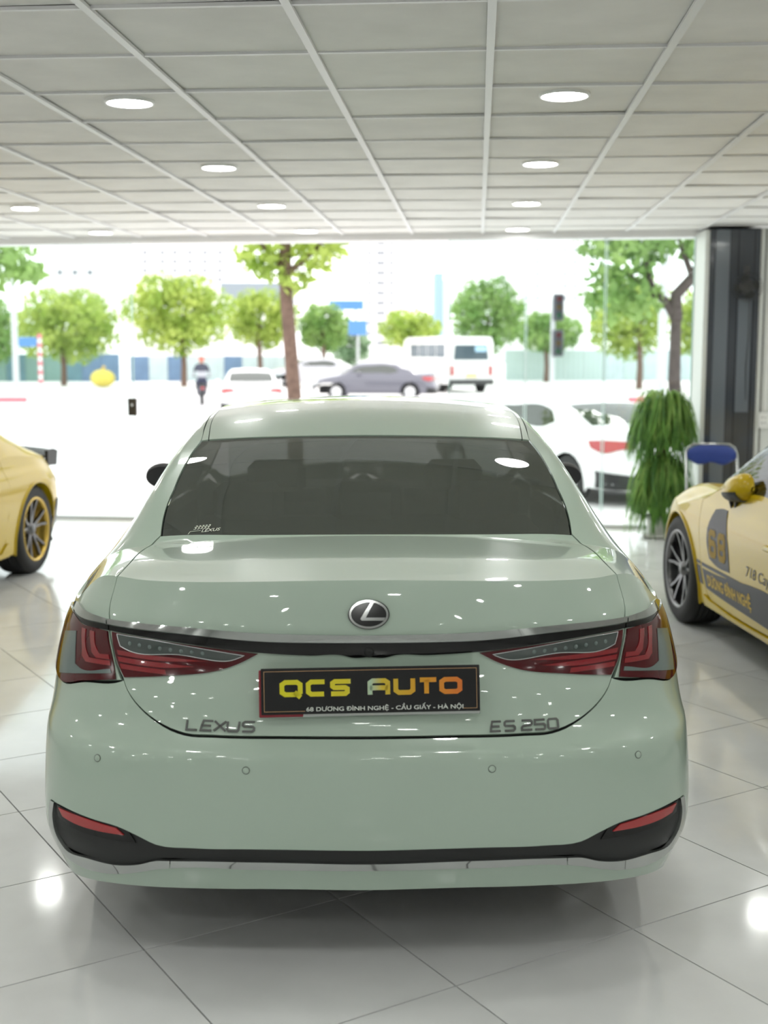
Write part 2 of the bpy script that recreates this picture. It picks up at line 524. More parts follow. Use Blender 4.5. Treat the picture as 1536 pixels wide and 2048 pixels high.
# materials of the shell
def tile_floor_mat():
    m = mat('polished_floor_tile', (.78, .79, .78), .07, spec=.5, noise=.14, nscale=2.4, bump=.0)
    nt = m.node_tree; p = nt.nodes['Principled BSDF']
    tc = nt.nodes.new('ShaderNodeTexCoord'); nz = nt.nodes.new('ShaderNodeTexNoise'); mp = nt.nodes.new('ShaderNodeMapRange')
    nz.inputs['Scale'].default_value = 5; nz.inputs['Detail'].default_value = 8
    mp.inputs['To Min'].default_value = .05; mp.inputs['To Max'].default_value = .13
    nt.links.new(tc.outputs['Object'], nz.inputs['Vector']); nt.links.new(nz.outputs['Fac'], mp.inputs['Value']); nt.links.new(mp.outputs[0], p.inputs['Roughness'])
    return m
M['floor'] = tile_floor_mat()
M['grout'] = mat('grout', (.015, .015, .015), .9)
M['ceil'] = mat('ceiling_panel', (.85, .83, .815), .85, noise=.10, nscale=3.5, bump=.15, bscale=120)
M['tbar'] = mat('white_grid_bar', (.82, .81, .82), .45)
M['wall'] = mat('white_wall', (.78, .79, .77), .7, noise=.05, nscale=2)
M['plaster'] = mat('ceiling_void', (.12, .12, .12), .9)
M['stainless'] = mat('stainless', (.55, .56, .57), .25, metal=1)
M['alu'] = mat('aluminium_frame', (.72, .74, .72), .4, metal=.3)

# floor: square tiles laid diagonally
fl = MB().add([(LEFT, BACK, -.02), (RIGHT, BACK, -.02), (RIGHT, FRONT(RIGHT), -.02), (LEFT, FRONT(LEFT), -.02)], [(0, 1, 2, 3)])
floor = fl.build('floor', M['grout'], kind='structure')
ta = Vector((.532, .330)).normalized(); tb = Vector((-ta.y, ta.x)); TS = .626
T0 = Vector((.19, 3.12))
tile_me = MB().box((0, 0, -.006), (TS - .005, TS - .005, .012)).mesh('floor_tile'); tile_me.materials.append(M['floor'])
rest = MB(); ntile = 0
for i in range(-30, 31):
    for j in range(-30, 31):
        c = T0 + ta * TS * (i + .5) + tb * TS * (j + .5)
        if not (LEFT - .45 < c.x < RIGHT + .45 and BACK - .45 < c.y < FRONT(c.x) + .45): continue
        h = (TS - .005) / 2
        quad = [tuple(c + ta * sx * h + tb * sy * h) for sx, sy in ((-1, -1), (1, -1), (1, 1), (-1, 1))]
        seen = 2.4 < c.y and abs(c.x) < .33 * c.y + .55
        cut = clip_room(quad, .03)
        if len(cut) < 3: continue
        if seen and len(cut) == 4 and all(FRONT(q[0]) - .03 > q[1] for q in quad):
            o = link_mesh('floor_tile', tile_me, None, floor); o.location = (c.x, c.y, 0)
            o.rotation_euler = (0, 0, math.atan2(ta.y, ta.x) + random.randrange(4) * pi / 2)
            ntile += 1
        elif seen:
            b = MB(); b.prism(cut, -.012, 0); b.build('floor_tile', M['floor'], floor); ntile += 1
        else: rest.prism(cut, -.012, 0)
rest.build('floor_tiles', M['floor'], floor, kind='stuff')

# ceiling: lay-in panels on a white grid
cb = MB().add([(LEFT, BACK, CEIL + .25), (RIGHT, BACK, CEIL + .25), (RIGHT, FRONT(RIGHT), CEIL + .25), (LEFT, FRONT(LEFT), CEIL + .25)], [(3, 2, 1, 0)])
ceiling = cb.build('ceiling', M['plaster'], kind='structure')
LG = [(.79, 5.657)]
LAMPS = []
for k in range(-5, 4):
    for c in range(-3, 4):
        q = Vector((.79 + .142 * k + 1.935 * c, 5.657 + 1.99 * k - .155 * c))
        if LEFT + .4 < q.x < RIGHT - .4 and BACK + .5 < q.y < FRONT(q.x) - .3: LAMPS.append(q)
rest = MB()
pan_me = {}
for i in range(-12, 13):
    for j in range(-16, 15):
        c = G0 + gx * GS * (i + .5) + gy * GS * (j + .5)
        if not (LEFT - .45 < c.x < RIGHT + .45 and BACK - .45 < c.y < FRONT(c.x) + .35): continue
        h = GS / 2 - .004
        quad = [tuple(c + gx * sx * h + gy * sy * h) for sx, sy in ((-1, -1), (1, -1), (1, 1), (-1, 1))]
        cut = clip_room(quad, .02)
        if len(cut) < 3: continue
        seen = c.y > 3.6 and abs(c.x) < .33 * c.y + .5
        if seen:
            # each panel sags a little towards its middle
            n = 4; v = []; f = []
            sag = random.uniform(.001, .004); tx = random.uniform(-.0035, .0035); ty = random.uniform(-.0035, .0035)
            if len(cut) == 4 and cut == quad:
                for a in range(n + 1):
                    for b in range(n + 1):
                        p, q = a / n * 2 - 1, b / n * 2 - 1
                        w = c + gx * p * h + gy * q * h
                        v.append((w.x, w.y, CEIL + .008 - sag * (1 - p * p) * (1 - q * q) + tx * p + ty * q))
                for a in range(n):
                    for b in range(n): f.append((a * (n + 1) + b, a * (n + 1) + b + 1, (a + 1) * (n + 1) + b + 1, (a + 1) * (n + 1) + b))
                m = MB().add(v, f, True)
                e = [0, n, (n + 1) ** 2 - 1, (n + 1) * n]
                top = [(v[k][0], v[k][1], CEIL + .022) for k in e]
                m.add([v[k] for k in e] + top, [(4, 5, 6, 7)[::-1], (0, 1, 5, 4), (1, 2, 6, 5), (2, 3, 7, 6), (3, 0, 4, 7)])
            else: m = MB().prism(cut, CEIL + .006, CEIL + .02)
            m.build('ceiling_panel', M['ceil'], ceiling)
        else: rest.prism(cut, CEIL + .006, CEIL + .02)
rest.build('ceiling_panels', M['ceil'], ceiling, kind='stuff')
def gbar(a, b, w, z, name):
    a = Vector(a); b = Vector(b); d = (b - a).normalized(); n = Vector((-d.y, d.x))
    poly = clip_room([tuple(a + n * w / 2), tuple(a - n * w / 2), tuple(b - n * w / 2), tuple(b + n * w / 2)], .02)
    if len(poly) > 2: MB().prism(poly, z, z + .012).build(name, M['tbar'], ceiling)
for i in range(-11, 12):
    a = G0 + gx * GS * i
    if LEFT - 1 < a.x < RIGHT + 1: gbar(a - gy * 9.9, a + gy * 9.5, .03, CEIL - .008, 'main_runner')
for j in range(-14, 15):
    a = G0 + gy * GS * j; gbar(a - gx * 7.3, a + gx * 7.3, .018, CEIL - .003, 'cross_tee')

# downlights set flush in the panels
M['lamp'] = mat('lamp_diffuser', (.985, 1, .965), .5, emit=LAMP)
M['lamp_ring'] = mat('lamp_ring', (.85, .85, .84), .35)
ring_me = MB().lathe([(.112, .012), (.112, -.006), (.108, -.011), (.101, -.011), (.099, -.008), (.099, .012)], 40).mesh('trim_ring'); ring_me.materials.append(M['lamp_ring'])
lens_me = MB().add([(.099 * cos(2 * pi * k / 32), .099 * sin(2 * pi * k / 32), .001) for k in range(32)], [list(range(32))[::-1]]).mesh('diffuser'); lens_me.materials.append(M['lamp'])
names = {}
for n, q in enumerate(LAMPS):
    o = empty('downlight', (q.x, q.y, CEIL + .002))
    link_mesh('trim_ring', ring_me, None, o); link_mesh('diffuser', lens_me, None, o)
    c_ = round((q.x - .79 - .0713 * (q.y - 5.657)) / 1.935); k = round((q.y - 5.657 + .155 * c_) / 1.99)
    col = {-3: 'by the left wall', -2: 'over the left yellow car', -1: 'over the left side of the sedan', 0: 'over the right side of the sedan', 1: 'over the yellow car numbered 68', 2: 'by the right wall', 3: 'closest to the right wall'}[c_]
    row = {0: 'nearest', 1: 'second', 2: 'third', 3: 'farthest', 4: 'farthest'}.get(k, ['', 'first', 'second', 'third', 'fourth', 'fifth'][-k] if k < 0 else '')
    lab = f'round white ceiling downlight, {row} of the row {col}' if k >= 0 else f'round white ceiling downlight behind the viewer, {row} back {col}'
    tag(o, lab, 'downlight', 'ceiling downlights')

# walls
def wall(name, a, b, th, mt, z1=CEIL + .25):
    a = Vector(a); b = Vector(b); d = (b - a).normalized(); n = Vector((-d.y, d.x)) * th
    return MB().prism([tuple(a), tuple(b), tuple(b + n), tuple(a + n)], -.02, z1).build(name, mt, kind='structure')
wall('wall_left', (LEFT, BACK), (LEFT, FRONT(LEFT) - .05), .15, M['wall'])
wall('wall_right', (RIGHT, FRONT(RIGHT) - .05), (RIGHT, BACK), .15, M['wall'])
wall('wall_back', (RIGHT, BACK), (LEFT, BACK), -.15, M['wall'])
for nm, a, b in (('baseboard_left', (LEFT, BACK), (LEFT, FRONT(LEFT) - .06)), ('baseboard_right', (RIGHT, FRONT(RIGHT) - .06), (RIGHT, BACK))):
    a = Vector(a); b = Vector(b); d = (b - a).normalized(); n = Vector((d.y, -d.x)) * .015
    MB().prism([tuple(a), tuple(a + n), tuple(b + n), tuple(b)], 0, .1).build(nm, M['grey_trim'], kind='structure')
MB().prism([(LEFT, BACK), (RIGHT, BACK), (RIGHT, BACK + .015), (LEFT, BACK + .015)], 0, .1).build('baseboard_back', M['grey_trim'], kind='structure')

# shopfront
def along(x0, x1, y0, y1, z0, z1, mb=None):
    """box standing on the shopfront line between x0 and x1, from y0 to y1 in front of it"""
    mb = mb or MB()
    return mb.prism([(x0, FRONT(x0) + y0), (x1, FRONT(x1) + y0), (x1, FRONT(x1) + y1), (x0, FRONT(x0) + y1)], z0, z1)
along(LEFT, RIGHT, -.02, .22, CEIL - .06, CEIL + .4).build('trim_1', M['tbar'], kind='structure')
along(LEFT, RIGHT, -.03, .3, -.04, .001).build('trim_2', mat('threshold_stone', (.5, .48, .47), .25, noise=.3, nscale=20), kind='structure')
PANES = [(-6.15, -4.36), (-4.34, -2.47), (.62, 1.33), (1.35, 2.06), (2.08, 2.865), (3.50, 6.3)]
for n, (a, b) in enumerate(PANES):
    w = along(a, b, -.006, .006, .03, CEIL - .06).build(f'window_{n + 1}', M['glass'], kind='structure')
    for e in (a, b): along(e - .004, e + .004, -.008, .008, .03, CEIL - .06).build('pane_edge', M['glass_edge'], w)
    along(a, b, -.02, .02, 0, .035).build('bottom_rail', M['stainless'], w)
# the lock box on the glass by the doorway
lk = empty('door_lock', (-2.487, FRONT(-2.487), 1.13), FA)
MB().box((0, -.012, 0), (.088, .03, .172), bev=.004).build('lock_box', mat('bronze_lock', (.07, .06, .05), .4, metal=.6), lk)
MB().lathe([(.0, .004), (.011, .004), (.012, 0)], 16, Matrix.Translation((0, -.028, .02)) @ Matrix.Rotation(pi / 2, 4, 'X')).build('key_cylinder', M['satin'], lk)
tag(lk, 'small dark bronze lock box on the edge of the left glass pane', 'lock')

# column clad in dark reflective glass, with a pale frame post on its right
M['clad'] = mat('dark_cladding', (.06, .067, .08), .1, spec=.4, coat=.2)
M['clad_grey'] = mat('grey_cladding', (.15, .17, .195), .15, coat=.2)
CX = -.115
colm = along(3.03 + CX, 3.46 + CX, -.35, .05, 0, CEIL - .02).build('column', M['dark'], kind='structure')
for a_, b_, c_ in ((3.025, 3.07, 'clad'), (3.075, 3.20, 'clad_grey'), (3.205, 3.27, 'clad'), (3.275, 3.41, 'clad'), (3.415, 3.46, 'clad')): along(a_ + CX, b_ + CX, -.372, -.35, 0, CEIL - .03).build('cladding_panel', M[c_], colm)
along(3.28 + CX, 3.395 + CX, -.386, -.372, 1.13, 2.14).build('cladding_panel', M['clad_grey'], colm)  # short paler panel added to stand in for a reflected wall panel
along(2.985 + CX, 3.022 + CX, -.37, .04, 0, CEIL - .03).build('trim_3', M['alu'], kind='structure')
post = along(3.465 + CX, 3.60 + CX, -.36, -.3, 0, CEIL - .02).build('trim_4', M['alu'], kind='structure')
along(3.475 + CX, 3.495 + CX, -.375, -.36, 0, CEIL - .03).build('frame_rib', M['alu'], post)
along(3.505 + CX, 3.512 + CX, -.372, -.36, 0, CEIL - .03).build('frame_groove', M['grey_trim'], post)
along(3.535 + CX, 3.56 + CX, -.37, -.36, 1.14, CEIL - .03).build('cable_trunking', M['white_plastic'], post)
so = empty('wall_socket', (3.535 + CX, FRONT(3.535 + CX) - .372, 1.06), FA)
MB().box((0, -.012, 0), (.085, .036, .14), bev=.006).build('socket_plate', M['white_plastic'], so)
for dx in (-.014, .014):
    for dz in (-.025, .025): MB().box((dx, -.031, dz), (.006, .004, .012)).build('pin_slot', M['dark'], so)
tag(so, 'white double power socket on the pale post beside the dark column', 'socket')
# small fan added on the column in place of a dark reflection
fan = empty('wall_fan', (3.34 + CX, FRONT(3.34 + CX) - .39, 2.24), FA)
MB().lathe([(0, .05), (.05, .05), (.07, .02), (.07, -.02), (.0, -.02)], 24, Matrix.Translation((0, -.03, 0)) @ Matrix.Rotation(pi / 2, 4, 'X')).build('motor', M['grey_trim'], fan)
cg = MB()
for r in (.04, .07, .1, .125): cg.tube([(r * cos(a * pi / 12), -.11, r * sin(a * pi / 12)) for a in range(25)], .0025, 5, False)
for a in range(24): cg.tube([(.03 * cos(a * pi / 12), -.115, .03 * sin(a * pi / 12)), (.09 * cos(a * pi / 12), -.115, .09 * sin(a * pi / 12)), (.128 * cos(a * pi / 12), -.08, .128 * sin(a * pi / 12)), (.11 * cos(a * pi / 12), -.04, .11 * sin(a * pi / 12))], .0018, 4, False)
cg.build('cage', M['grey_trim'], fan)
for a in range(4):
    t = a * pi / 2 + .4; R = Matrix.Rotation(-t, 4, 'Y')
    MB().add([R @ Vector(p) for p in ((-.02, -.075, .02), (.03, -.06, .03), (.055, -.055, .09), (.01, -.07, .115), (-.035, -.085, .085))], [(0, 1, 2, 3, 4)]).add([R @ Vector(p) for p in ((-.02, -.078, .02), (.03, -.063, .03), (.055, -.058, .09), (.01, -.073, .115), (-.035, -.088, .085))], [(4, 3, 2, 1, 0)]).build('blade', M['black_plastic'], fan)
MB().box((0, -.01, .13), (.05, .03, .12), bev=.005).build('bracket', M['grey_trim'], fan)
MB().tube([(.03, -.03, -.05), (.035, -.03, -.4), (.02, -.03, -.7), (.028, -.03, -1.0)], .004, 6).build('power_cord', M['black_plastic'], fan)
tag(fan, 'small dark fan mounted high on the dark clad column', 'fan')

# ------------------------------------------------------------------ wheels
def wheel(parent, c, side, R, w, rim_r, spokes, rim_mat, spoke_mat, tyre=True, caliper=None, double=True, ring=None):
    """wheel at c (local), outer face towards side (+1 right, -1 left)"""
    W = empty('wheel', c, 0, parent)
    Mx = Matrix.Rotation(side * pi / 2, 4, 'Y')
    p = [(rim_r - .01, -w / 2 + .01), (rim_r + .02, -w / 2), (R - .03, -w / 2 + .004), (R - .008, -w / 2 + .02), (R, -w / 2 + .045)]
    for k in range(1, 5):
        y = -w / 2 + .045 + (w - .09) * k / 5
        p += [(R, y - .004), (R - .006, y - .003), (R - .006, y + .003), (R, y + .004)]
    p += [(R, w / 2 - .045), (R - .008, w / 2 - .02), (R - .03, w / 2 - .004), (rim_r + .02, w / 2), (rim_r - .01, w / 2 - .01)]
    MB().lathe(p, 56, Mx).build('tyre', M['rubber'], W)
    MB().lathe([(rim_r, w / 2 - .008), (rim_r - .004, w / 2 - .002), (rim_r - .018, w / 2 - .006), (rim_r - .022, w / 2 - .03), (rim_r - .035, -w / 2 + .03), (rim_r, -w / 2 + .01)], 56, Mx).build('rim', ring or rim_mat, W)
    MB().lathe([(0, -.02), (rim_r * .78, -.02), (rim_r * .78, .0), (0, .0)], 40, Mx).build('brake_disc', M['satin'], W)
    if caliper: MB().prism([(rim_r * .5 * cos(a), rim_r * .5 * sin(a)) for a in np.linspace(-.5, .5, 8)] + [(rim_r * .88 * cos(a), rim_r * .88 * sin(a)) for a in np.linspace(.45, -.45, 8)], -.03, .03, Mx).build('brake_caliper', caliper, W)
    for k in range(spokes):
        a0 = 2 * pi * k / spokes
        for d in ((-.17, .17) if double else (0,)):
            a1 = a0 + d * (1.5 if double else 1); s = MB()
            r0, r1 = rim_r * .16, rim_r - .012
            def P(r, a, h, t): return (r * cos(a) - t * sin(a), r * sin(a) + t * cos(a), h)
            v = []
            for r, a, h, t in ((r0, a0 + d * .6, w / 2 - .045, .013), (rim_r * .6, a0 + d * 1.1, w / 2 - .028, .0075), (r1, a1, w / 2 - .012, .009)):
                v += [P(r, a, h, -t), P(r, a, h, t), P(r, a, h - .025, t), P(r, a, h - .025, -t)]
            f = []
            for i in (0, 4):
                for j in range(4): f.append((i + j, i + (j + 1) % 4, i + 4 + (j + 1) % 4, i + 4 + j))
            f += [(3, 2, 1, 0), (8, 9, 10, 11)]
            s.add([Mx @ Vector(q) for q in v], f).build('spoke', spoke_mat, W)
    MB().lathe([(0, w / 2 - .022), (.028, w / 2 - .023), (.034, w / 2 - .028), (.05, w / 2 - .045), (.065, w / 2 - .06), (.065, -.02)], 28, Mx).build('hub_cap', spoke_mat, W)
    return W

# ------------------------------------------------------------------ the white sedan
car = empty('sedan', (-.0385, 3.15, 0), radians(1.13))
tag(car, 'white four-door sedan with full-width chrome strip, seen from behind in the showroom', 'car')
S = Sedan()
SC = (1.25, 1.0)
def sym(pts):
    """close a half outline (centre first) with its mirror image"""
    return list(pts) + [(-p[0], p[1]) for p in reversed(pts) if abs(p[0]) > 1e-6]
def tyz(y, z):
    y0 = float(S.yc(z) + S.L(z)); y1 = float(S.yf(z) - S.Lf(z)); return 1 + (y - y0) / (y1 - y0)
G = .0018                                           # half a panel gap
GAP = [(.616, .947), (.612, .923), (.613, .894), (.6135, .855), (.613, .815), (.602, .779), (.597, .755), (.577, .716), (.546, .684), (.518, .666), (.49, .657), (.428, .655), (.262, .655), (0, .654)]
ARCH = (1.06, .335, .375)
def arch(a0, a1, n, dr=0): return [(ARCH[0] + (ARCH[2] + dr) * cos(radians(a)), ARCH[1] + (ARCH[2] + dr) * sin(radians(a))) for a in np.linspace(a0, a1, n)]

# bumper with its lower insert cut out
UP = [(0, .358), (.371, .363), (.50, .363), (.57, .368), (.605, .391), (.638, .410), (.678, .419), (.721, .428), (.762, .434), (.779, .434)]
LOB = [(.787, .393), (.776, .341), (.757, .306), (.70, .300), (.636, .296), (.603, .305), (.571, .322), (.50, .327), (.372, .327), (0, .319)]
LOC = [(.796, .434), (.806, .393), (.806, .340), (.785, .290), (.723, .262), (.644, .264), (.608, .277), (.571, .294), (.532, .303), (.371, .303), (0, .298)]
low = [(0, .232), (.367, .237), (.555, .233), (.664, .225), (.749, .212), (.80, .202), (.90, .20), (tyz(.70, .2), .2)]
lampb = [(.606, .772), (.70, .753), (.784, .731), (.825, .737), (.875, .757)]
seam = [(.93, .72), (tyz(.72, .50), .50)]
bump_half = low + [(tyz(.685, .335), .335), (tyz(.70, .45), .45)] + seam[::-1] + lampb[::-1] + [(u - .002, z - 2 * G) for u, z in GAP[5:-1]] + [(0, .654 - 2 * G)]
hole = [(u, z + .001) for u, z in UP] + [(LOC[0][0], LOC[0][1] + .002)] + [(u + .001, z - .001) for u, z in LOC[1:]]
def ring(h):                                        # half ring centre-top ... centre-bottom made whole
    return h + [(-u, z) for u, z in reversed(h) if abs(u) > 1e-6]
bm_out = bump_half + [(-u, z) for u, z in reversed(bump_half[1:-1])]
b = patch(MB(), S.A, bm_out, SC, .022, 0, .012, [ring(hole)])
bumper = b.build('rear_bumper', M['paint'], car)
ins = UP + LOB
patch(MB(), S.A, ring(ins), SC, .02, -.006, .01).build('bumper_insert', M['black_plastic'], bumper, label='matt black lower insert')
for mi in (False, True):
    patch(MB(), S.A, UP[-1:] + LOC[:8] + [(.545, .3005), (.545, .3245), (.571, .322)] + LOB[5::-1], SC, .012, .004, .012, mirror=mi, sharp=70).build('chrome_trim', M['chrome'], bumper, label='chrome moulding under the corner insert')
patch(MB(), S.A, ring([(0, .319), (.372, .327), (.50, .327), (.5435, .3245), (.5435, .3005), (.532, .303), (.371, .303), (0, .298)]), SC, .012, .004, .012).build('chrome_trim', M['chrome'], bumper, label='thin chrome strip under the bumper')
for mi in (False, True):
    patch(MB(), S.A, [(.774, .430), (.705, .424), (.638, .410), (.619, .400), (.607, .368), (.671, .372), (.733, .383), (.772, .400)], SC, .012, -.002, .01, mirror=mi, sharp=35).build('reflector_surround', M['gloss_black'], bumper)
    patch(MB(), S.A, [(.766, .426), (.706, .420), (.640, .406), (.627, .389), (.674, .391), (.723, .398), (.753, .406)], SC, .012, .002, .006, mirror=mi, sharp=35).build('reflector', M['reflector'], bumper, label='red corner reflector')
for sgn in (-1, 1):
    for t, z in ((.665, .585), (.358, .579)):
        p, R = onskin(S.A, sgn * t, z, .0004)
        sn = MB().lathe([(0, .0018), (.0082, .0018), (.0088, .001), (.0088, 0)], 24, frame4(p, R)).build('parking_sensor', M['paint'], bumper)
        MB().lathe([(.0088, 0), (.0088, .0006), (.0102, .0006), (.0102, 0)], 24, frame4(p, R)).build('sensor_ring', M['grey_trim'], sn)

# boot lid: rear face on A, deck on B
zt = lambda t: float(S.ztop(np.array([t]), .93, 1.075)[0])
TG = .605
lid_top = [(t, zt(t)) for t in (0, .12, .24, .36, .45, .53, .57, TG)]
lid = MB()
half = [(0, .654 + 2 * G)] + [(u - .002, z + 2 * G) for u, z in GAP[-2:8:-1]] + [(u - .0025, z + G) for u, z in GAP[8:4:-1]] + [(u - .0025, z) for u, z in GAP[4::-1]]
half += lid_top[::-1]
patch(lid, S.A, sym(half)[:-0 or None] if False else half + [(-u, z) for u, z in reversed(half[1:-1])], SC, .02, 0, .012)
edge = [tuple(S.A(np.array([t]), np.array([z]))[0][:2]) for t, z in lid_top]
GB = [(.703, .511), (.703, .62), (.700, .70), (.684, .80), (.664, .838)]
deck = edge + GB + [(.60, .832), (.373, .803), (.2, .790), (0, .785)]
deck = [(x - (.002 if y > .3 and x > .65 else 0), y) for x, y in deck]
patch(lid, S.B, deck + [(-x, y) for x, y in reversed(deck[1:-1])], (1, 1), .025, 0, .01)
trunk = lid.build('boot_lid', M['paint'], car)
# chrome strip and black band across the lid, continued on the quarters
CT = [(0, .920), (.128, .921), (.254, .923), (.423, .928), (.611, .922)]; CB = [(.611, .909), (.428, .911), (.26, .902), (.132, .901), (0, .901)]
BT = [(0, .8985), (.132, .8985), (.26, .9), (.428, .9095), (.611, .908)]; BB = [(.611, .896), (.52, .893), (.436, .887), (.36, .879), (.276, .871), (.151, .865), (.062, .864), (.05, .860), (0, .8595)]
patch(MB(), S.A, ring(CT + CB), SC, .012, .012, .016).build('chrome_strip', M['chrome'], trunk)
patch(MB(), S.A, ring(BT + BB), SC, .012, .004, .01).build('handle_band', M['gloss_black'], trunk, label='gloss black band under the chrome strip')
p, R = onskin(S.A, 0, .873, .004)
MB().lathe([(0, .004), (.006, .006), (.012, .005), (.014, 0)], 24, frame4(p, R)).build('reversing_camera', M['black_plastic'], trunk)
# emblem
p, R = onskin(S.A, 0, .973, .001); E4 = frame4(p, R)
em = MB(); em.add([E4 @ Vector((.055 * cos(a * pi / 24), .0395 * sin(a * pi / 24), h)) for h in (0, .005) for a in range(48)], [list(range(48, 96))] + [(i, (i + 1) % 48, 48 + (i + 1) % 48, 48 + i) for i in range(48)])
em = em.build('emblem', M['gloss_black'], trunk)
def oval(rx, ry, n=48): return [(rx * cos(2 * pi * k / n), ry * sin(2 * pi * k / n)) for k in range(n)]
rg = oval(.0495, .0350); strokes(MB(), [rg + rg[:1]], .0055, .004, .0085, E4).build('emblem_ring', M['chrome'], em)
lg = MB().prism([(.006, .0325), (.015, .0335), (-.0075, -.0085), (.044, -.0085), (.0405, -.0165), (-.018, -.0165), (-.0225, -.0125), (-.019, -.006)], .004, .0095, E4)
lg.build('emblem_letter', M['chrome'], em)
# chrome lettering
GL = {'L': [[(0, 1), (.06, 0), (1, 0)]], 'E': [[(1, 1), (.15, 1), (.05, .5), (0, 0), (.95, 0)], [(.05, .5), (.85, .5)]], 'X': [[(0, 1), (1, 0)], [(1, 1), (0, 0)]],
      'U': [[(0, 1), (0, .2), (.12, 0), (.88, 0), (1, .2), (1, 1)]], 'S': [[(1, 1), (.15, 1), (0, .85), (0, .62), (.12, .5), (.88, .5), (1, .38), (1, .15), (.85, 0), (0, 0)]],
      '2': [[(0, 1), (.88, 1), (1, .88), (1, .62), (.88, .5), (.12, .42), (0, .28), (0, 0), (1, 0)]], '5': [[(1, 1), (0, 1), (0, .55), (.88, .55), (1, .42), (1, .15), (.88, 0), (0, 0)]],
      '0': [[(.12, 0), (.88, 0), (1, .14), (1, .86), (.88, 1), (.12, 1), (0, .86), (0, .14), (.12, 0)]]}
def lettering(word, x0, x1, z0, h, gaps):
    n = len(word.replace(' ', '')); tot = sum(gaps) + n; k = 0; x = 0
    unit = (x1 - x0) / (n + sum(gaps)); i = 0
    for ch in word:
        if ch == ' ': continue
        cx = x0 + unit * (x + .5); x += 1 + (gaps[i] if i < len(gaps) else 0); i += 1
        # plan parameter for this x at this height
        lo, hi = -1., 1.
        for _ in range(40):
            m = (lo + hi) / 2
            if S.A(np.array([m]), np.array([z0]))[0][0] < cx: lo = m
            else: hi = m
        p, R = onskin(S.A, lo, z0, .001); F4 = frame4(p, R)
        g = [[((q[0] - .5) * unit * .92 + .06 * h * (q[1] - .5), q[1] * h) for q in ln] for ln in GL[ch]]
        strokes(MB(), g, h * .22, 0, .004, F4).build('letter', M['dark_chrome'], trunk)
lettering('LEXUS', -.487, -.302, .667, .0255, [.2, .05, .05, .22])
lettering('ES 250', .322, .508, .664, .0255, [.25, .55, .2, .2])
# lamps on the lid
IL = [(.604, .8935), (.52, .8905), (.436, .8845), (.36, .8765), (.289, .8685), (.276, .867), (.326, .840), (.381, .819), (.497, .798), (.596, .783), (.607, .816), (.6075, .855)]
CS = [(.588, .890), (.509, .8885), (.437, .882), (.37, .873), (.307, .863), (.34, .848), (.455, .8555), (.576, .855), (.587, .861)]
for mi in (False, True):
    il = patch(MB(), S.A, IL, SC, .012, .005, .014, mirror=mi, sharp=50).build('tail_lamp', M['red_deep'], trunk, label='dark red lamp wing on the lid')
    patch(MB(), S.A, CS, SC, .012, .0075, .004, mirror=mi, sharp=50).build('clear_strip', M['smoke_lens'], il)
    inset = [(.584, .887), (.509, .8852), (.437, .8787), (.37, .8700), (.320, .8620), (.343, .8515), (.455, .8585), (.574, .858), (.583, .863)]
    for ln in (CS + CS[:1],):
        e = MB(); q = curve2d(CS, .01, SC, True, 50)
        P3 = [onskin(S.A, -u if mi else u, z, .008)[0] for u, z in q]
        e.tube(P3 + [P3[0]], .0011, 5, False).build('strip_bezel', M['satin'], il)
    for u in np.linspace(.40, .56, 8):
        p, R = onskin(S.A, -u if mi else u, .864 + .008 * (u - .4) / .16, .008)
        MB().lathe([(0, .003), (.004, .002), (.006, 0)], 10, frame4(p, R)).build('light_dot', M['clear_lens'], il)
    for dz, u1, u0 in ((.0, .600, .395), (-.017, .602, .43), (-.034, .600, .50)):
        lo = [(u0, .842 + dz), (.5, .846 + dz), (u1, .849 + dz), (u1, .837 + dz), (.5, .834 + dz)]
        patch(MB(), S.A, lo, SC, .012, .0068, .003, mirror=mi, sharp=60).build('light_guide', M['red_bright'], il)

# plate board hung over the number plate
pb = empty('showroom_plate', (0, .052, .784), 0, None)
pb.parent = car; pb.parent = None
CM = Matrix.Translation((-.0385, 3.15, 0)) @ Matrix.Rotation(radians(1.13), 4, 'Z')
pb.matrix_world = CM @ Matrix.Translation((.004, .046, .783)) @ Matrix.Rotation(radians(90 - 8), 4, 'X') @ Matrix.Rotation(radians(.85), 4, 'Z')
M['plate_black'] = mat('plate_black', (.008, .008, .009), .25)
M['plate_gold'] = mat('plate_gold_line', (.55, .33, .16), .4)
M['plate_white'] = mat('plate_white', (.72, .76, .70), .4)
def grad_mat():
    m = mat('plate_gradient', (.8, .6, .1), .35); nt = m.node_tree
    tc = nt.nodes.new('ShaderNodeTexCoord'); sp = nt.nodes.new('ShaderNodeSeparateXYZ'); mr = nt.nodes.new('ShaderNodeMapRange'); cr = nt.nodes.new('ShaderNodeValToRGB')
    mr.inputs['From Min'].default_value = -.25; mr.inputs['From Max'].default_value = .25
    e = cr.color_ramp.elements; e[0].position = 0; e[0].color = (.72, .68, .02, 1); e[1].position = 1; e[1].color = (.72, .17, .03, 1)
    for q, c in ((.38, (.72, .62, .03)), (.44, (.62, .60, .28)), (.50, (.45, .62, .45)), (.56, (.66, .50, .04)), (.78, (.68, .32, .02))):
        n = e.new(q); n.color = (*c, 1)
    nt.links.new(tc.outputs['Object'], sp.inputs[0]); nt.links.new(sp.outputs['X'], mr.inputs['Value']); nt.links.new(mr.outputs[0], cr.inputs['Fac']); nt.links.new(cr.outputs['Color'], nt.nodes['Principled BSDF'].inputs['Base Color'])
    return m
M['plate_grad'] = grad_mat()
PW, PH = .574, .121
MB().box((0, 0, 0), (PW, PH, .004), bev=.001).build('board', M['plate_black'], pb)
MB().box((-.002, -.008, -.006), (PW + .006, PH + .002, .006), bev=.002).build('number_plate_frame', M['chrome'], pb)
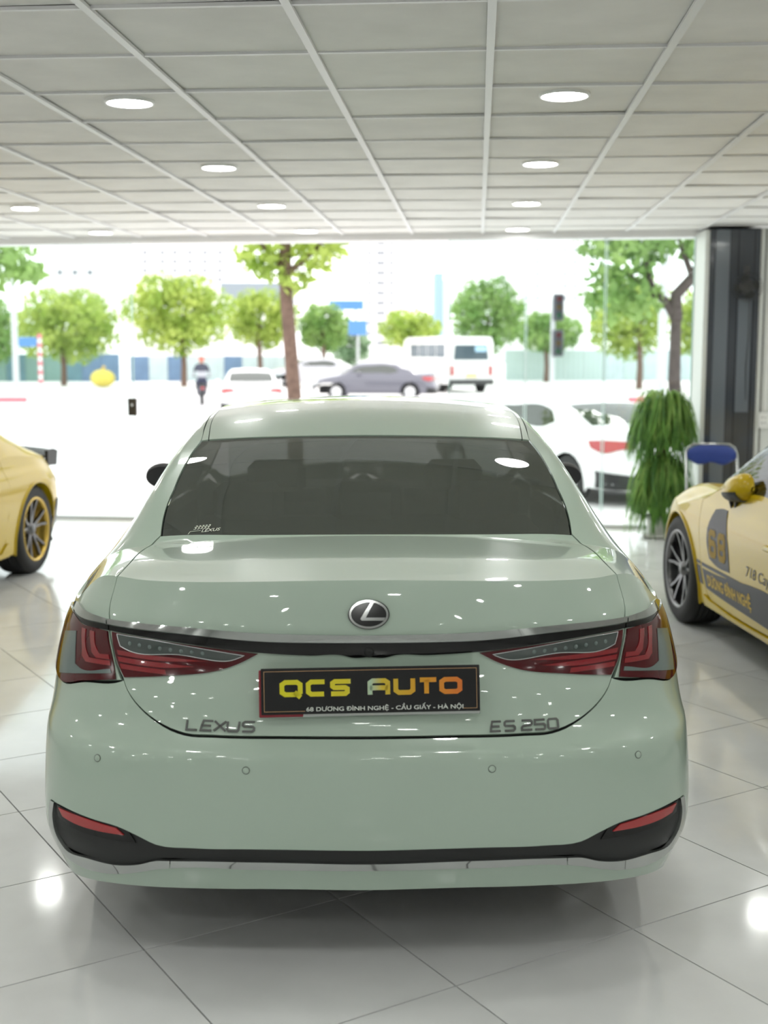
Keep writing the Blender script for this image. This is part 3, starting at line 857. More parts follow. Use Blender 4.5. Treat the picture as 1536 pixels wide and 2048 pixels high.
MB().box((-.235, -.006, -.0055), (.116, PH + .003, .008), bev=.002).build('number_plate', mat('plate_red', (.25, .02, .03), .4), pb, label='red number plate showing behind the board')
x0, x1, y0, y1 = -PW / 2 + .008, PW / 2 - .008, -PH / 2 + .008, PH / 2 - .008
strokes(MB(), [[(x0 + .107, y0), (x0, y0), (x0, y1), (x1, y1), (x1, y0), (x1 - .036, y0)]], .0012, .002, .0026, Matrix.Identity(4)).build('border_line', M['plate_gold'], pb)
QC = {'Q': ([[(.18, 0), (.82, 0), (1, .18), (1, .82), (.82, 1), (.18, 1), (0, .82), (0, .18), (.18, 0)], [(.68, .18), (1.02, -.24)]], .128), 'C': ([[(1.02, 1), (.18, 1), (0, .82), (0, .18), (.18, 0), (.98, 0)]], .125),
      'S': ([[(1.22, 1), (.2, 1), (.04, .86), (.04, .62), (.16, .5), (.86, .5), (1, .4), (1, .14), (.86, 0), (-.06, 0)]], .128), 'A': ([[(0, -.13), (0, .84), (.16, 1), (.84, 1), (1, .84), (1, -.13)], [(0, .42), (1, .42)]], .13),
      'U': ([[(0, 1.13), (0, .18), (.18, 0), (.82, 0), (1, .18), (1, 1.13)]], .125), 'T': ([[(-.12, 1), (1.22, 1)], [(.42, 1), (.42, -.13)]], .12), 'O': ([[(.18, 0), (.82, 0), (1, .18), (1, .82), (.82, 1), (.18, 1), (0, .82), (0, .18), (.18, 0)]], .132)}
# crop coordinates of the letters as fractions of the board width
for ch, a, b_ in (('Q', .085, .190), ('C', .205, .300), ('S', .313, .405), ('A', .487, .590), ('U', .605, .705), ('T', .722, .800), ('O', .815, .920)):
    lx0, lx1 = -PW / 2 + a * PW, -PW / 2 + b_ * PW; st = .0125; h = .0445; yb = -.0145
    g = [[(lx0 + st / 2 + p[0] * (lx1 - lx0 - st), yb + st / 2 + p[1] * (h - st)) for p in ln] for ln in QC[ch][0]]
    strokes(MB(), g, st, .002, .0028, Matrix.Identity(4)).build('letter', M['plate_grad'], pb)
v, f = fit_text('68 DƯƠNG ĐÌNH NGHỆ - CẦU GIẤY - HÀ NỘI', .412, .0200, -PW / 2 + .118, -PH / 2 + .0045, bold=.012)
MB().add([(p[0], p[1], .0026) for p in v], f).build('address_line', M['plate_white'], pb)
tag(pb, 'black dealer board with gold QCS AUTO lettering over the sedan number plate', 'sign')

# quarter panels, corner lamps
zq = [t for t in (.607, .63, .66, .70, .75, .80, .86, .92, .98, 1.04, 1.1, 1.15)]
for mi in (False, True):
    qa = [(.6065, .776)] + [(u + .001, z + .004) for u, z in lampb[1:]] + [(.93, .724), (tyz(.725, .503), .503)]
    qa += [(tyz(y, z), z) for y, z in arch(152, 8, 15)] + [(tyz(1.47, .45), .45), (tyz(1.57, .70), .70), (tyz(1.585, .86), .86)]
    te = tyz(1.60, .95)
    qa += [(t, zt(t)) for t in ([te] + zq[::-1])]
    qa += [(.6165, .947), (.6145, .923), (.6155, .894), (.616, .855), (.6155, .815)]
    q = patch(MB(), S.A, qa, SC, .022, 0, .012, mirror=mi, sharp=30)
    ed = [tuple(S.A(np.array([t]), np.array([zt(t)]))[0][:2]) for t in zq + [te]]
    qb = ed + [(.80, 1.50), (.735, 1.60), (.70, 1.68), (.682, 1.80), (.676, 2.0), (.676, 2.6), (.66, 3.1), (.618, 3.1), (.622, 2.6), (.620, 2.1), (.612, 1.60), (.606, 1.435), (.622, 1.34), (.636, 1.25), (.649, 1.16), (.657, 1.076), (.664, 1.02), (.668, .961), (.668, .90), (.664, .845), (.687, .802), (.703, .70), (.7055, .62), (.7055, .511)]
    patch(q, S.B, qb, (1, 1), .022, 0, .01, mirror=mi, sharp=30)
    qp = q.build('quarter_panel', M['paint'], car)
    OLp = [(.6165, .775), (.70, .757), (.784, .735), (.82, .741), (.866, .76), (.93, .80), (.96, .86), (.92, .897), (.84, .905), (.79, .905), (.742, .899), (.712, .892), (.66, .893), (.6175, .893), (.619, .855), (.618, .815)]
    ol = patch(MB(), S.A, OLp, SC, .012, .006, .014, mirror=mi, sharp=40).build('tail_lamp', M['red_deep'], qp, label='red tail lamp on the body corner')
    patch(MB(), S.A, [(.804, .853), (.731, .870), (.731, .824), (.729, .791), (.712, .784), (.625, .798), (.624, .788), (.70, .773), (.799, .751), (.806, .80)], SC, .012, .0082, .004, mirror=mi, sharp=40).build('clear_lens', M['clear_lens'], ol)
    for k in range(3):
        a = .705 - .032 * k; bz = .803 + .015 * k
        gd = [(a, .884), (a - .016, .884), (a - .016, bz + .026), (a - .024, bz + .0125), (.624, bz + .015), (.624, bz + .003), (a - .012, bz), (a, bz + .012)]
        if a - .03 > .63: patch(MB(), S.A, gd, SC, .012, .0082, .004, mirror=mi, sharp=40).build('light_guide', M['red_bright'], ol)
    patch(MB(), S.A, [(.614, .922), (.70, .925), (.77, .932), (.80, .922), (.74, .908), (.614, .909)], SC, .012, .012, .016, mirror=mi, sharp=40).build('chrome_strip', M['chrome'], qp)
    patch(MB(), S.A, [(.614, .908), (.74, .907), (.80, .920), (.79, .907), (.74, .901), (.712, .894), (.614, .8955)], SC, .012, .005, .01, mirror=mi, sharp=40).build('handle_band', M['gloss_black'], qp)
    # doors, front wing
    fz = lambda y: zt(tyz(y, .95))
    d1 = [(tyz(1.478, .45), .45), (tyz(1.45, .33), .33), (tyz(1.46, .22), .22), (tyz(2.60, .22), .22), (tyz(2.62, .6), .6), (tyz(2.63, .95), .95)] + [(tyz(y, .95), fz(y)) for y in (2.63, 2.3, 2.0, 1.7, 1.607)] + [(tyz(1.592, .86), .86), (tyz(1.577, .70), .70)]
    dr = patch(MB(), S.A, d1, (3, 1), .05, 0, .012, mirror=mi, sharp=30).build('rear_door', M['paint'], car)
    d2 = [(tyz(2.608, .22), .22), (tyz(3.62, .22), .22), (tyz(3.66, .6), .6), (tyz(3.66, .9), .9)] + [(tyz(y, .95), fz(y)) for y in (3.6, 3.3, 3.0, 2.64)] + [(tyz(2.628, .6), .6)]
    df = patch(MB(), S.A, d2, (3, 1), .05, 0, .012, mirror=mi, sharp=30).build('front_door', M['paint'], car)
    for d_, y_ in ((dr, 1.78), (df, 2.80)):
        p, R = onskin(S.F, y_, .86, .012)
        h = MB().tube([p + Vector((-.012, 0, 0)), p + Vector((.014, .03, 0)), p + Vector((.014, .17, 0)), p + Vector((-.012, .2, 0))], .012, 8)
        if mi: h.v = [(-a, b2, c2) for a, b2, c2 in h.v]; h.f = [q2[::-1] for q2 in h.f]
        h.build('door_handle', M['paint'], d_)
    # side glass, window bar, rear screen pillar, mirror
    sg = [(.80, 1.515), (.742, 1.605), (.707, 1.69), (.690, 1.81), (.684, 2.0), (.684, 2.6), (.69, 3.0), (.76, 3.25), (.83, 3.45)]
    low_edge = [(S.A(np.array([tyz(y, .95)]), np.array([fz(y)]))[0][0] - .006, y) for y in (3.4, 3.0, 2.6, 2.2, 1.8, 1.60)]
    patch(MB(), S.B, sg + low_edge, (1.6, 1), .05, -.004, .004, mirror=mi, sharp=30).build('side_window', M['car_glass'], car)
    mr = MB(); xm = .99
    mr.ellipsoid((xm, 3.02, 1.058), (.088, .06, .064), 18, 12)
    mr.box((.885, 3.06, 1.0), (.1, .06, .03), bev=.008)
    if mi: mr.v = [(-a, b2, c2) for a, b2, c2 in mr.v]; mr.f = [q2[::-1] for q2 in mr.f]
    mo = mr.build('door_mirror', M['grey_trim'], car)
    sx = -1 if mi else 1
    g = MB().add([(sx * (xm + .078 * cos(a * pi / 12)), 2.9585, 1.058 + .052 * sin(a * pi / 12)) for a in range(24)], [list(range(24)) if not mi else list(range(24))[::-1]])
    g.build('mirror_glass', M['dark_mirror'], mo)
    wheel(car, (sx * .80, ARCH[0], .335), sx, .335, .225, .232, 5, M['satin'], M['satin'])
    wheel(car, (sx * .80, 3.93, .335), sx, .335, .225, .232, 5, M['satin'], M['satin'])
    # nose and front wing
    nose = [(tyz(3.628, .22), .22), (tyz(3.668, .6), .6), (tyz(3.668, .88), .88)]
    ft = [t for t in np.linspace(tyz(3.70, .9), 3.0, 12)]
    fzt = [(t, float(S.ztop(np.array([t]), .5, 1.0)[0])) for t in ft]
    full = nose + fzt + [(3.0, .22)]
    am = (3.93, .335, .375)
    hole_f = [(2 + 0 * 0 + 0, 0)]
    hp = []
    for a in range(0, 360, 15):
        y = am[0] + am[2] * cos(radians(a)); z = max(.24, am[1] + am[2] * sin(radians(a)))
        lo, hi = 1.2, 2.99
        for _ in range(30):
            m_ = (lo + hi) / 2
            if S.A(np.array([m_]), np.array([z]))[0][1] < y: lo = m_
            else: hi = m_
        if not (hp and abs(hp[-1][1] - z) < 1e-6 and z <= .2401 and a not in (195, 345)): hp.append((lo, z))
    patch(MB(), S.A, full, (1.6, 1), .05, 0, .012, [hp], mirror=mi, sharp=30).build('front_wing', M['paint'], car)

# roof, mouldings, glass
rf = [(0, 1.412), (.23, 1.418), (.469, 1.437), (.575, 1.447), (.588, 1.62), (.595, 2.1), (.596, 2.6), (.585, 3.06), (.3, 3.14), (0, 3.16)]
patch(MB(), S.B, rf + [(-x, y) for x, y in reversed(rf[1:-1])], (1, 1), .03, 0, .01).build('roof', M['paint'], car)
for mi in (False, True):
    patch(MB(), S.B, [(.579, 1.449), (.602, 1.445), (.608, 1.60), (.616, 2.1), (.618, 2.6), (.61, 3.06), (.589, 3.06), (.599, 2.6), (.598, 2.1), (.591, 1.62)], (1, 1), .02, -.001, .006, mirror=mi).build('roof_moulding', M['paint'], car)
gl = [(0, 1.408), (.23, 1.414), (.469, 1.432), (.600, 1.438), (.616, 1.345), (.630, 1.25), (.643, 1.16), (.651, 1.076), (.662, .961), (.662, .90), (.658, .842), (.60, .836), (.373, .808), (.2, .795), (0, .789)]
rw = patch(MB(), S.B, gl + [(-x, y) for x, y in reversed(gl[1:-1])], (1, 1), .025, -.003, .004).build('rear_window', M['car_glass'], car)
# sticker in the lower corner of the glass
stk = MB()
p, R = onskin(S.B, -.545, .845, -.0015); F4 = frame4(p, R)
v, f = fit_text('LEXUS', .062, .017, .012, -.008, shear=.3, bold=.01); stk.add([F4 @ Vector((a, b2, .001)) for a, b2 in v], f)
for k in range(5):
    xx = -.014 + .0105 * k
    strokes(stk, [[(xx, .012), (xx + .006, .012), (xx + .008, .020), (xx + .003, .020)], [(xx + .003, .024), (xx + .010, .024), (xx + .012, .031), (xx + .007, .031)]], .0022, .0005, .001, F4)
strokes(stk, [[(-.030, -.012), (-.024, .002), (.010, .002)]], .0018, .0005, .001, F4)
stk.build('sticker', mat('sticker_pale', (.72, .76, .66), .5), rw, label='pale LEXUS dealer sticker')
ws = [(0, 3.18), (.3, 3.16), (.58, 3.09), (.64, 3.15), (.72, 3.5), (.74, 3.72), (.4, 3.80), (0, 3.84)]
patch(MB(), S.B, ws + [(-x, y) for x, y in reversed(ws[1:-1])], (1, 1), .05, -.003, .004).build('windscreen', M['clear_car_glass'], car)
nz = [tuple(S.A(np.array([t]), np.array([float(S.ztop(np.array([t]), .5, 1.0)[0])]))[0][:2]) for t in np.linspace(tyz(3.75, .9), 2.98, 12)]
hd = [(0, 3.86), (.4, 3.82), (.74, 3.74)] + [(x - .004, y - .002) for x, y in nz] + [(0, nz[-1][1])]
patch(MB(), S.B, hd + [(-x, y) for x, y in reversed(hd[1:-1])], (1, 1), .06, 0, .01).build('bonnet', M['paint'], car)
# dark inner shell behind the gaps, floor pan, cabin
sh = MB()
sh_half = [(0, .24), (.7, .225), (tyz(.66, .24), .24), (tyz(.66, .5), .5), (tyz(.80, .70), .70), (tyz(1.3, .72), .72), (tyz(1.43, .5), .5), (tyz(1.43, .24), .24), (tyz(3.5, .24), .24), (tyz(3.5, .7), .7), (tyz(3.6, .9), .9), (tyz(2.5, .93), .93), (1.1, .93), (.8, .96), (.6, .99), (.3, 1.02), (0, 1.03)]
patch(sh, S.A, sh_half + [(-x, y) for x, y in reversed(sh_half[1:-1])], (1.3, 1), .05, -.016, 0, sharp=20)
dk = [(0, .16), (.4, .22), (.66, .42), (.78, .62), (.81, .9), (.78, 1.2), (.70, 1.40), (.690, 1.0), (.68, .83), (.4, .80), (0, .78)]
patch(sh, S.B, dk + [(-x, y) for x, y in reversed(dk[1:-1])], (1, 1), .05, -.016, 0, sharp=20)
hl = [(0, 1.43), (.4, 1.45), (.57, 1.46), (.66, 1.7), (.65, 3.05), (.3, 3.12), (0, 3.14)]
patch(sh, S.B, hl + [(-x, y) for x, y in reversed(hl[1:-1])], (1, 1), .08, -.02, 0)
sh.box((0, 2.5, .23), (1.50, 4.3, .02)); sh.box((0, .35, .40), (1.2, .02, .3))
sh.build('inner_shell', M['dark'], car)
MB().box((0, 1.02, .99), (1.28, .46, .03), bev=.01).build('parcel_shelf', M['seat'], car)
def seat_back(x, y, w, name):
    s = MB().box((x, y, .80), (w, .16, .56), bev=.05)
    o = s.build(name, M['seat'], car)
    for dx in ((-.42, 0, .42) if w > 1 else (0,)): MB().box((x + dx, y - .02, 1.13), (.25, .09, .15), bev=.035).build('headrest', M['seat'], o)
seat_back(0, 1.32, 1.25, 'rear_seat'); seat_back(-.38, 2.25, .52, 'front_seat'); seat_back(.38, 2.25, .52, 'front_seat')
MB().box((0, 3.45, .88), (1.3, .5, .2), bev=.05).build('dashboard', M['seat'], car)
MB().tube([(0, .12, .30), (0, .3, .30)], .03, 12).build('exhaust_pipe', M['satin'], car)

# ------------------------------------------------------------------ the yellow sports cars
class Coupe(Shell):
    p = staticmethod(pch([.1, .3, .6, 1.0], [3.0, 2.8, 2.5, 2.3]))
    W = staticmethod(pch([.12, .2, .3, .42, .55, .66, .76, .84, .92, 1.0], [.80, .835, .852, .872, .885, .89, .873, .839, .824, .81]))
    L = staticmethod(pch([.2, .5, .8, 1.0], [.8, .8, .85, .9]))
    yc = staticmethod(pch([.12, .25, .35, .55, .7, .8, .9, 1.0], [.22, .1, .04, 0, .03, .08, .12, .16]))
    Lf = staticmethod(pch([.2, .5, .7, .9], [.95, 1.0, 1.05, 1.05]))
    yf = staticmethod(pch([.12, .25, .4, .55, .7, .8, .9, 1.0], [4.2, 4.34, 4.38, 4.36, 4.30, 4.24, 4.18, 4.12]))
    top = staticmethod(pch([0, .15, .45, .9, 1.4, 1.9, 2.3, 2.6, 3.02, 3.08, 3.5, 3.9, 4.2, 4.38], [.80, .85, .875, .98, 1.18, 1.285, 1.275, 1.20, .965, .93, .83, .73, .62, .48]))
    xb = staticmethod(pch([0, .6, 1.2, 2.0, 2.8, 3.1, 3.4, 4.4], [.78, .80, .82, .82, .82, .81, .82, .80]))
    mm = staticmethod(pch([0, .5, 1.0, 1.5, 2.2, 2.8, 3.1, 3.4, 4.4], [.4, .5, 1.0, 1.7, 1.7, 1.4, .7, .35, .3]))
    def zB(s, x, y):
        e = y + .28 * x * x * np.clip((y - 2.2) / .8, 0, 1) + -.15 * x * x * np.clip(1 - y / .8, 0, 1)
        z = s.top(e) - .08 * x * x
        # wings stand above bonnet and engine lid
        wing = lambda xc, yc, h, sx, sy: h * np.exp(-((x - xc) / sx) ** 2 - ((y - yc) / sy) ** 2)
        side = np.interp(y, [.9, 1.35, 2.85, 3.05], [.90, .935, .935, .90]) + (s.xb(y) - x) * s.mm(y) - 3.0 * np.maximum(0, x - .74) ** 2
        z = smin(z, side, .06)
        z = -smin(-z, -smin(z + wing(.68, 3.42, .14, .2, .6), .855 - 3.0 * np.maximum(0, x - .66) ** 2, .05), .03)
        return z + wing(.72, .95, .03, .16, .5)
K = Coupe()
KSC = (3.2, 1.0)
def kt(y, z):
    """plan parameter on the coupe's skin for a given y"""
    lo, hi = 0., 3.
    for _ in range(34):
        m = (lo + hi) / 2
        if K.A(np.array([m]), np.array([z]))[0][1] < y: lo = m
        else: hi = m
    return lo
kz = lambda y: float(K.ztop(np.array([kt(y, .85)]), .6, .98)[0])
def kF(y, z): return K.F(y, z)
M['gold_rim'] = mat('gold_rim', (.62, .42, .08), .25, metal=.6)
M['gun'] = mat('gunmetal', (.16, .16, .165), .3, metal=.9)
M['decal'] = mat('grey_decal', (.05, .05, .058), .4, spec=.25)
M['decal_y'] = mat('yellow_decal', (.70, .46, .05), .4, spec=.3)
M['head_lens'] = mat('head_lamp', (.6, .62, .62), .1, coat=1)

def add_spoiler(root):
    sp = MB(); n = 16; pr = [(-.03, 0), (.10, .012), (.16, .03), (.155, .045), (.06, .035), (-.035, .018)]
    v = []
    for i in range(n + 1):
        x = -.74 + 1.48 * i / n; yy = .16 + .16 * (x / .74) ** 2
        v += [(x, yy - a + .10, .858 - .03 * (x / .74) ** 2 + b * 1.3) for a, b in pr]
    m_ = len(pr)
    sp.add(v, [(i * m_ + j, i * m_ + (j + 1) % m_, (i + 1) * m_ + (j + 1) % m_, (i + 1) * m_ + j) for i in range(n) for j in range(m_)] + [list(range(m_))[::-1], list(range(n * m_, n * m_ + m_))])
    sp.build('rear_spoiler', M['black_plastic'], root)
    for s_ in (-1, 1): MB().prism([(-.09, -.075), (.10, -.085), (.13, .03), (.05, .05), (-.08, .045)], -.012, .012, Matrix(((0, 0, 1, s_ * .745), (-1, 0, 0, .33), (0, 1, 0, .845), (0, 0, 0, 1)))).build('end_plate', M['black_plastic'], root)
    for s_ in (-.5, .5): MB().box((s_, .24, .87), (.03, .1, .06), bev=.005).build('spoiler_stay', M['black_plastic'], root)

def coupe(name, loc, rz, rim, spoke, decals, spoiler, ring_mat=None):
    root = empty(name, loc, rz)
    am = ((.955, .335, .365), (3.43, .335, .365))
    PB = []
    for mi in (False, True):
        sx = -1 if mi else 1
        # flank in one (y,z) sheet with the wheel arches cut, door separate
        def ar(c, a0, a1, n): return [(c[0] + c[2] * cos(radians(a)), c[1] + c[2] * sin(radians(a))) for a in np.linspace(a0, a1, n)]
        yr = lambda z: float(K.yc(z)) + .001
        def AT(pts): return [(kt(y, z), z) for y, z in pts]
        zt2 = lambda t: float(K.ztop(np.array([t]), .55, .98)[0])
        # rear quarter with bumper corner
        rq = [(0, .22), (.5, .2), (kt(.58, .2), .2)] + AT(ar(am[0], 200, -22, 22)[0:]) + AT([(1.42, .20), (1.47, .20), (1.490, .30), (1.482, .5), (1.466, .8)])
        rq += [(t, zt2(t)) for t in [kt(1.466, .85), kt(1.3, .85), kt(1.1, .85), kt(.95, .85), .95, .9, .8, .7, .6, .5, .4, .3, .2, .1, 0]]
        q = patch(MB(), K.A, rq, (1.5, 1), .045, 0, .012, mirror=mi, sharp=30)
        q = q.build('rear_quarter', M['yellow'], root)
        # lower rear in black with vent
        patch(MB(), K.A, [(.0, .24), (.6, .22), (.82, .22), (.84, .34), (.82, .52), (.74, .52), (.70, .38), (.5, .34), (0, .34)], (1.5, 1), .04, .008, .012, mirror=mi, sharp=40).build('rear_diffuser', M['black_plastic'], q)
        patch(MB(), K.A, [(.30, .70), (.52, .70), (.66, .69), (.72, .66), (.66, .625), (.5, .63), (.32, .655)], (1.5, 1), .03, .005, .01, mirror=mi, sharp=40).build('tail_lamp', M['red_deep'], q)
        # front wing and nose
        fw = AT([(2.985, .20)]) + AT(ar(am[1], 202, -20, 22)) + [(kt(3.80, .2), .2), (2.7, .2), (3.0, .2)]
        ts = list(np.linspace(3.0, kt(3.035, .85), 14))
        fw += [(t, float(K.ztop(np.array([t]), .35, .98)[0])) for t in ts] + AT([(3.017, .75), (2.994, .62), (2.979, .45), (2.96, .34), (2.935, .26)])
        wq = patch(MB(), K.A, fw, (1.5, 1), .035, 0, .012, mirror=mi, sharp=30).build('front_wing', M['yellow'], root)
        for cc, nm in ((am[0], q), (am[1], wq)):
            lip = [Vector(K.F(np.array([cc[0] + (cc[2] - .004) * cos(radians(a))]), np.array([cc[1] + (cc[2] - .004) * sin(radians(a))]))[0]) + Vector((.002, 0, 0)) for a in np.linspace(205, -25, 40)]
            t_ = MB().tube(lip, .009, 6)
            inner = [Vector((.55, p.y, p.z)) for p in lip]
            n_ = len(lip); t_.add(lip + inner, [(i, i + 1, n_ + i + 1, n_ + i) for i in range(n_ - 1)])
            if mi: t_.v = [(-a, b, c) for a, b, c in t_.v]
            t_.build('arch_lip', M['yellow'], nm)
        ho = patch(MB(), K.A, AT([(3.86, .66), (4.02, .60), (4.12, .60)]) + AT([(4.10, .66), (3.98, .72), (3.86, .71)]), (1.5, 1), .02, .006, .01, mirror=mi)
        ho.build('head_lamp', M['head_lens'], wq)
        # door
        dy = AT([(1.489, .5), (1.50, .30), (1.56, .245), (2.76, .245), (2.895, .255), (2.93, .27), (2.955, .34), (2.974, .45), (2.989, .62), (3.012, .75)]) + [(kt(y, .85), kz(y)) for y in (3.03, 2.97, 2.9, 2.8, 2.65, 2.4, 2.1, 1.8, 1.6, 1.472)] + AT([(1.472, .8)])
        dr = patch(MB(), K.A, dy, KSC, .045, .0, .012, mirror=mi, sharp=30).build('door', M['yellow'], root)
        sl = AT([(1.41, .20), (2.98, .20), (2.975, .262), (2.93, .250), (2.76, .236), (1.56, .236), (1.49, .29), (1.46, .30)])
        patch(MB(), K.A, sl, KSC, .03, .012, .03, mirror=mi, sharp=40).build('side_sill', M['yellow'], root)
        p, R = onskin(kF, 1.72, .70, .014)
        h = MB().tube([p + Vector((-.02, -.02, 0)), p + Vector((.012, .0, 0)), p + Vector((.012, .17, .0)), p + Vector((-.02, .19, 0))], [.012, .016, .016, .012], 8)
        if mi: h.v = [(-a, b, c) for a, b, c in h.v]; h.f = [f[::-1] for f in h.f]
        h.build('door_handle', M['yellow'], dr)
        # side glass and roof pillar trim
        bx = lambda y: float(K.A(np.array([kt(y, .85)]), np.array([kz(y)]))[0][0])
        sg = [(bx(2.86) - .05, 2.86), (.70, 2.74), (.60, 2.45), (.575, 2.2), (.580, 1.95), (.61, 1.72), (.67, 1.60), (bx(1.6) - .03, 1.58), (bx(1.75) - .012, 1.75), (bx(2.2) - .012, 2.2), (bx(2.7) - .014, 2.7)]
        patch(MB(), K.B, sg, (1.6, 1), .04, .002, .006, mirror=mi, sharp=35).build('side_window', M['side_glass'], root)
        e = [Vector(K.B(np.array([x]), np.array([y]))[0]) + Vector((0, 0, .004)) for x, y in curve2d(sg[:7], .05, closed=False)]
        if mi: e = [Vector((-p.x, p.y, p.z)) for p in e]
        MB().tube(e, .011, 6).build('window_trim', M['gloss_black'], root)
        # mirror on a forked foot, folded in so that its cap faces outwards
        piv = Vector((.845, 2.60, .80)); Rm = Matrix.Translation(piv) @ Matrix.Rotation(radians(-98), 4, 'Z')
        fx = lambda m_: (setattr(m_, 'v', [(-a, b, c) for a, b, c in m_.v]), setattr(m_, 'f', [f[::-1] for f in m_.f])) if mi else None
        # housing in its own frame: x away from the pivot, y towards the cap side
        def loop(x, hz0, hz1, dep, zc, y0):
            return [Rm @ Vector((x * 1.22, y0 + dep * cos(a) * (1 if cos(a) > 0 else .15), zc + (hz1 if sin(a) > 0 else hz0) * 1.12 * sin(a))) for a in [2 * pi * j / 20 for j in range(20)]]
        secs = ((-.012, .01, .015, .02, .10, .0), (0, .035, .045, .055, .105, .0), (.05, .052, .072, .085, .118, .0), (.12, .055, .085, .092, .128, .0), (.17, .05, .078, .08, .135, .0), (.20, .036, .056, .055, .138, .0), (.212, .012, .02, .02, .14, .0))
        mm_ = MB(); n_ = len(secs); vv = []
        for q_ in secs: vv += loop(*q_)
        mm_.add(vv, [(i * 20 + j, i * 20 + (j + 1) % 20, (i + 1) * 20 + (j + 1) % 20, (i + 1) * 20 + j) for i in range(n_ - 1) for j in range(20)] + [list(range(20)), list(range(20 * n_ - 20, 20 * n_))[::-1]], True)
        fx(mm_); mo = mm_.build('door_mirror', M['yellow'], root)
        lowv = []
        for x, h0, h1, dep, zc, y0 in secs[1:5]:
            lowv += [Rm @ Vector((x * 1.22, (dep + .004) * cos(a), zc + (h0 * 1.12 + .005) * sin(a))) for a in np.linspace(-pi * .52, -.12, 8)]
        ft = MB().add(lowv, [(i * 8 + j, i * 8 + j + 1, (i + 1) * 8 + j + 1, (i + 1) * 8 + j) for i in range(3) for j in range(7)], True); fx(ft); ft.build('mirror_base', M['black_plastic'], mo)
        lg = MB().tube([Rm @ Vector((.03, .02, .075)), Rm @ Vector((.01, -.02, -.02))], .012, 6).tube([Rm @ Vector((.11, .02, .075)), Rm @ Vector((.02, -.02, -.02))], .012, 6); fx(lg); lg.build('mirror_foot', M['black_plastic'], mo)
        mg = MB().add([Rm @ Vector((.125 + .10 * cos(a), -.0145, .128 + (.07 if sin(a) > 0 else .045) * sin(a))) for a in [2 * pi * j / 20 for j in range(20)]], [list(range(20))]); fx(mg); mg.build('mirror_glass', M['dark_mirror'], mo)
        for cc in am: wheel(root, (sx * (.76 if cc is am[1] else .75), cc[0], .335), sx, .335, .245, .245, 5, rim, spoke, caliper=M['gloss_black'], ring=ring_mat)
    # top: engine lid, rear screen, roof, windscreen, bonnet
    zt3 = lambda t, lo=.35: float(K.ztop(np.array([t]), lo, .98)[0])
    def edge(ts): return [tuple(K.A(np.array([t]), np.array([zt3(t)]))[0][:2]) for t in ts]
    full = edge(list(np.linspace(0, .98, 12)) + [kt(y, .85) for y in (1.1, 1.3, 1.472, 1.6, 1.8, 2.1, 2.4, 2.65, 2.8, 2.9, 2.97, 3.03)])
    full = full + [(.72, 3.035), (.4, 3.075), (0, 3.10)]
    rail = [(.655, 1.30), (.595, 1.55), (.568, 1.9), (.568, 2.2), (.592, 2.45), (.69, 2.74), (bx(2.86) - .055, 2.87)]
    # roof and rear body as one sheet with side windows and windscreen cut out
    side_cut = sg
    hs = [side_cut, [(-x, y) for x, y in side_cut]]
    wsq = [(0, 2.40), (.3, 2.39), (.52, 2.36), (.58, 2.44), (.66, 2.74), (.68, 2.90), (.4, 3.0), (0, 3.04)]
    hs.append(wsq + [(-x, y) for x, y in reversed(wsq[1:-1])])
    rsq = [(0, 1.42), (.3, 1.40), (.48, 1.35), (.52, 1.1), (.50, .80), (.3, .72), (0, .70)]
    hs.append(rsq + [(-x, y) for x, y in reversed(rsq[1:-1])])
    patch(MB(), K.B, full + [(-x, y) for x, y in reversed(full[1:-1])], (1, 1), .045, 0, .01, hs, sharp=30).build('body_top', M['yellow'], root)
    sh = lambda L_, k: [(x * k, y) for x, y in L_]
    patch(MB(), K.B, wsq + [(-x, y) for x, y in reversed(wsq[1:-1])], (1, 1), .06, -.002, .004, sharp=30).build('windscreen', M['side_glass'], root)
    patch(MB(), K.B, rsq + [(-x, y) for x, y in reversed(rsq[1:-1])], (1, 1), .06, -.002, .004, sharp=30).build('rear_screen', M['side_glass'], root)
    be = edge(np.linspace(kt(3.042, .85), 3.0, 14))
    bo = [(0, 3.112), (.4, 3.087), (.72, 3.047)] + be
    patch(MB(), K.B, bo + [(-x, y) for x, y in reversed(bo[1:-1])], (1, 1), .04, 0, .01, sharp=30).build('bonnet', M['yellow'], root)
    # cabin and underside
    MB().box((0, 2.2, .17), (1.5, 3.7, .03)).box((0, 2.2, .5), (1.3, 1.2, .3)).box((0, 3.43, .45), (1.0, .7, .5)).box((0, .95, .45), (1.0, .7, .5)).build('underbody', M['dark'], root)
    for s_ in (-1, 1):
        st = MB().box((s_ * .36, 1.72, .72), (.48, .16, .62), bev=.06).build('seat', M['seat'], root)
        MB().box((s_ * .36, 1.66, 1.05), (.26, .12, .16), bev=.04).build('headrest', M['seat'], st)
    st = MB().lathe([(.17 + .014 * cos(a), .014 * sin(a)) for a in np.linspace(0, 2 * pi, 9)], 28, Matrix.Translation((-.36, 2.42, .83)) @ Matrix.Rotation(radians(70), 4, 'X')).build('steering_wheel', M['black_plastic'], root)
    MB().box((0, 2.70, .80), (1.25, .45, .16), bev=.05).build('dashboard', M['seat'], root)
    if spoiler: add_spoiler(root)
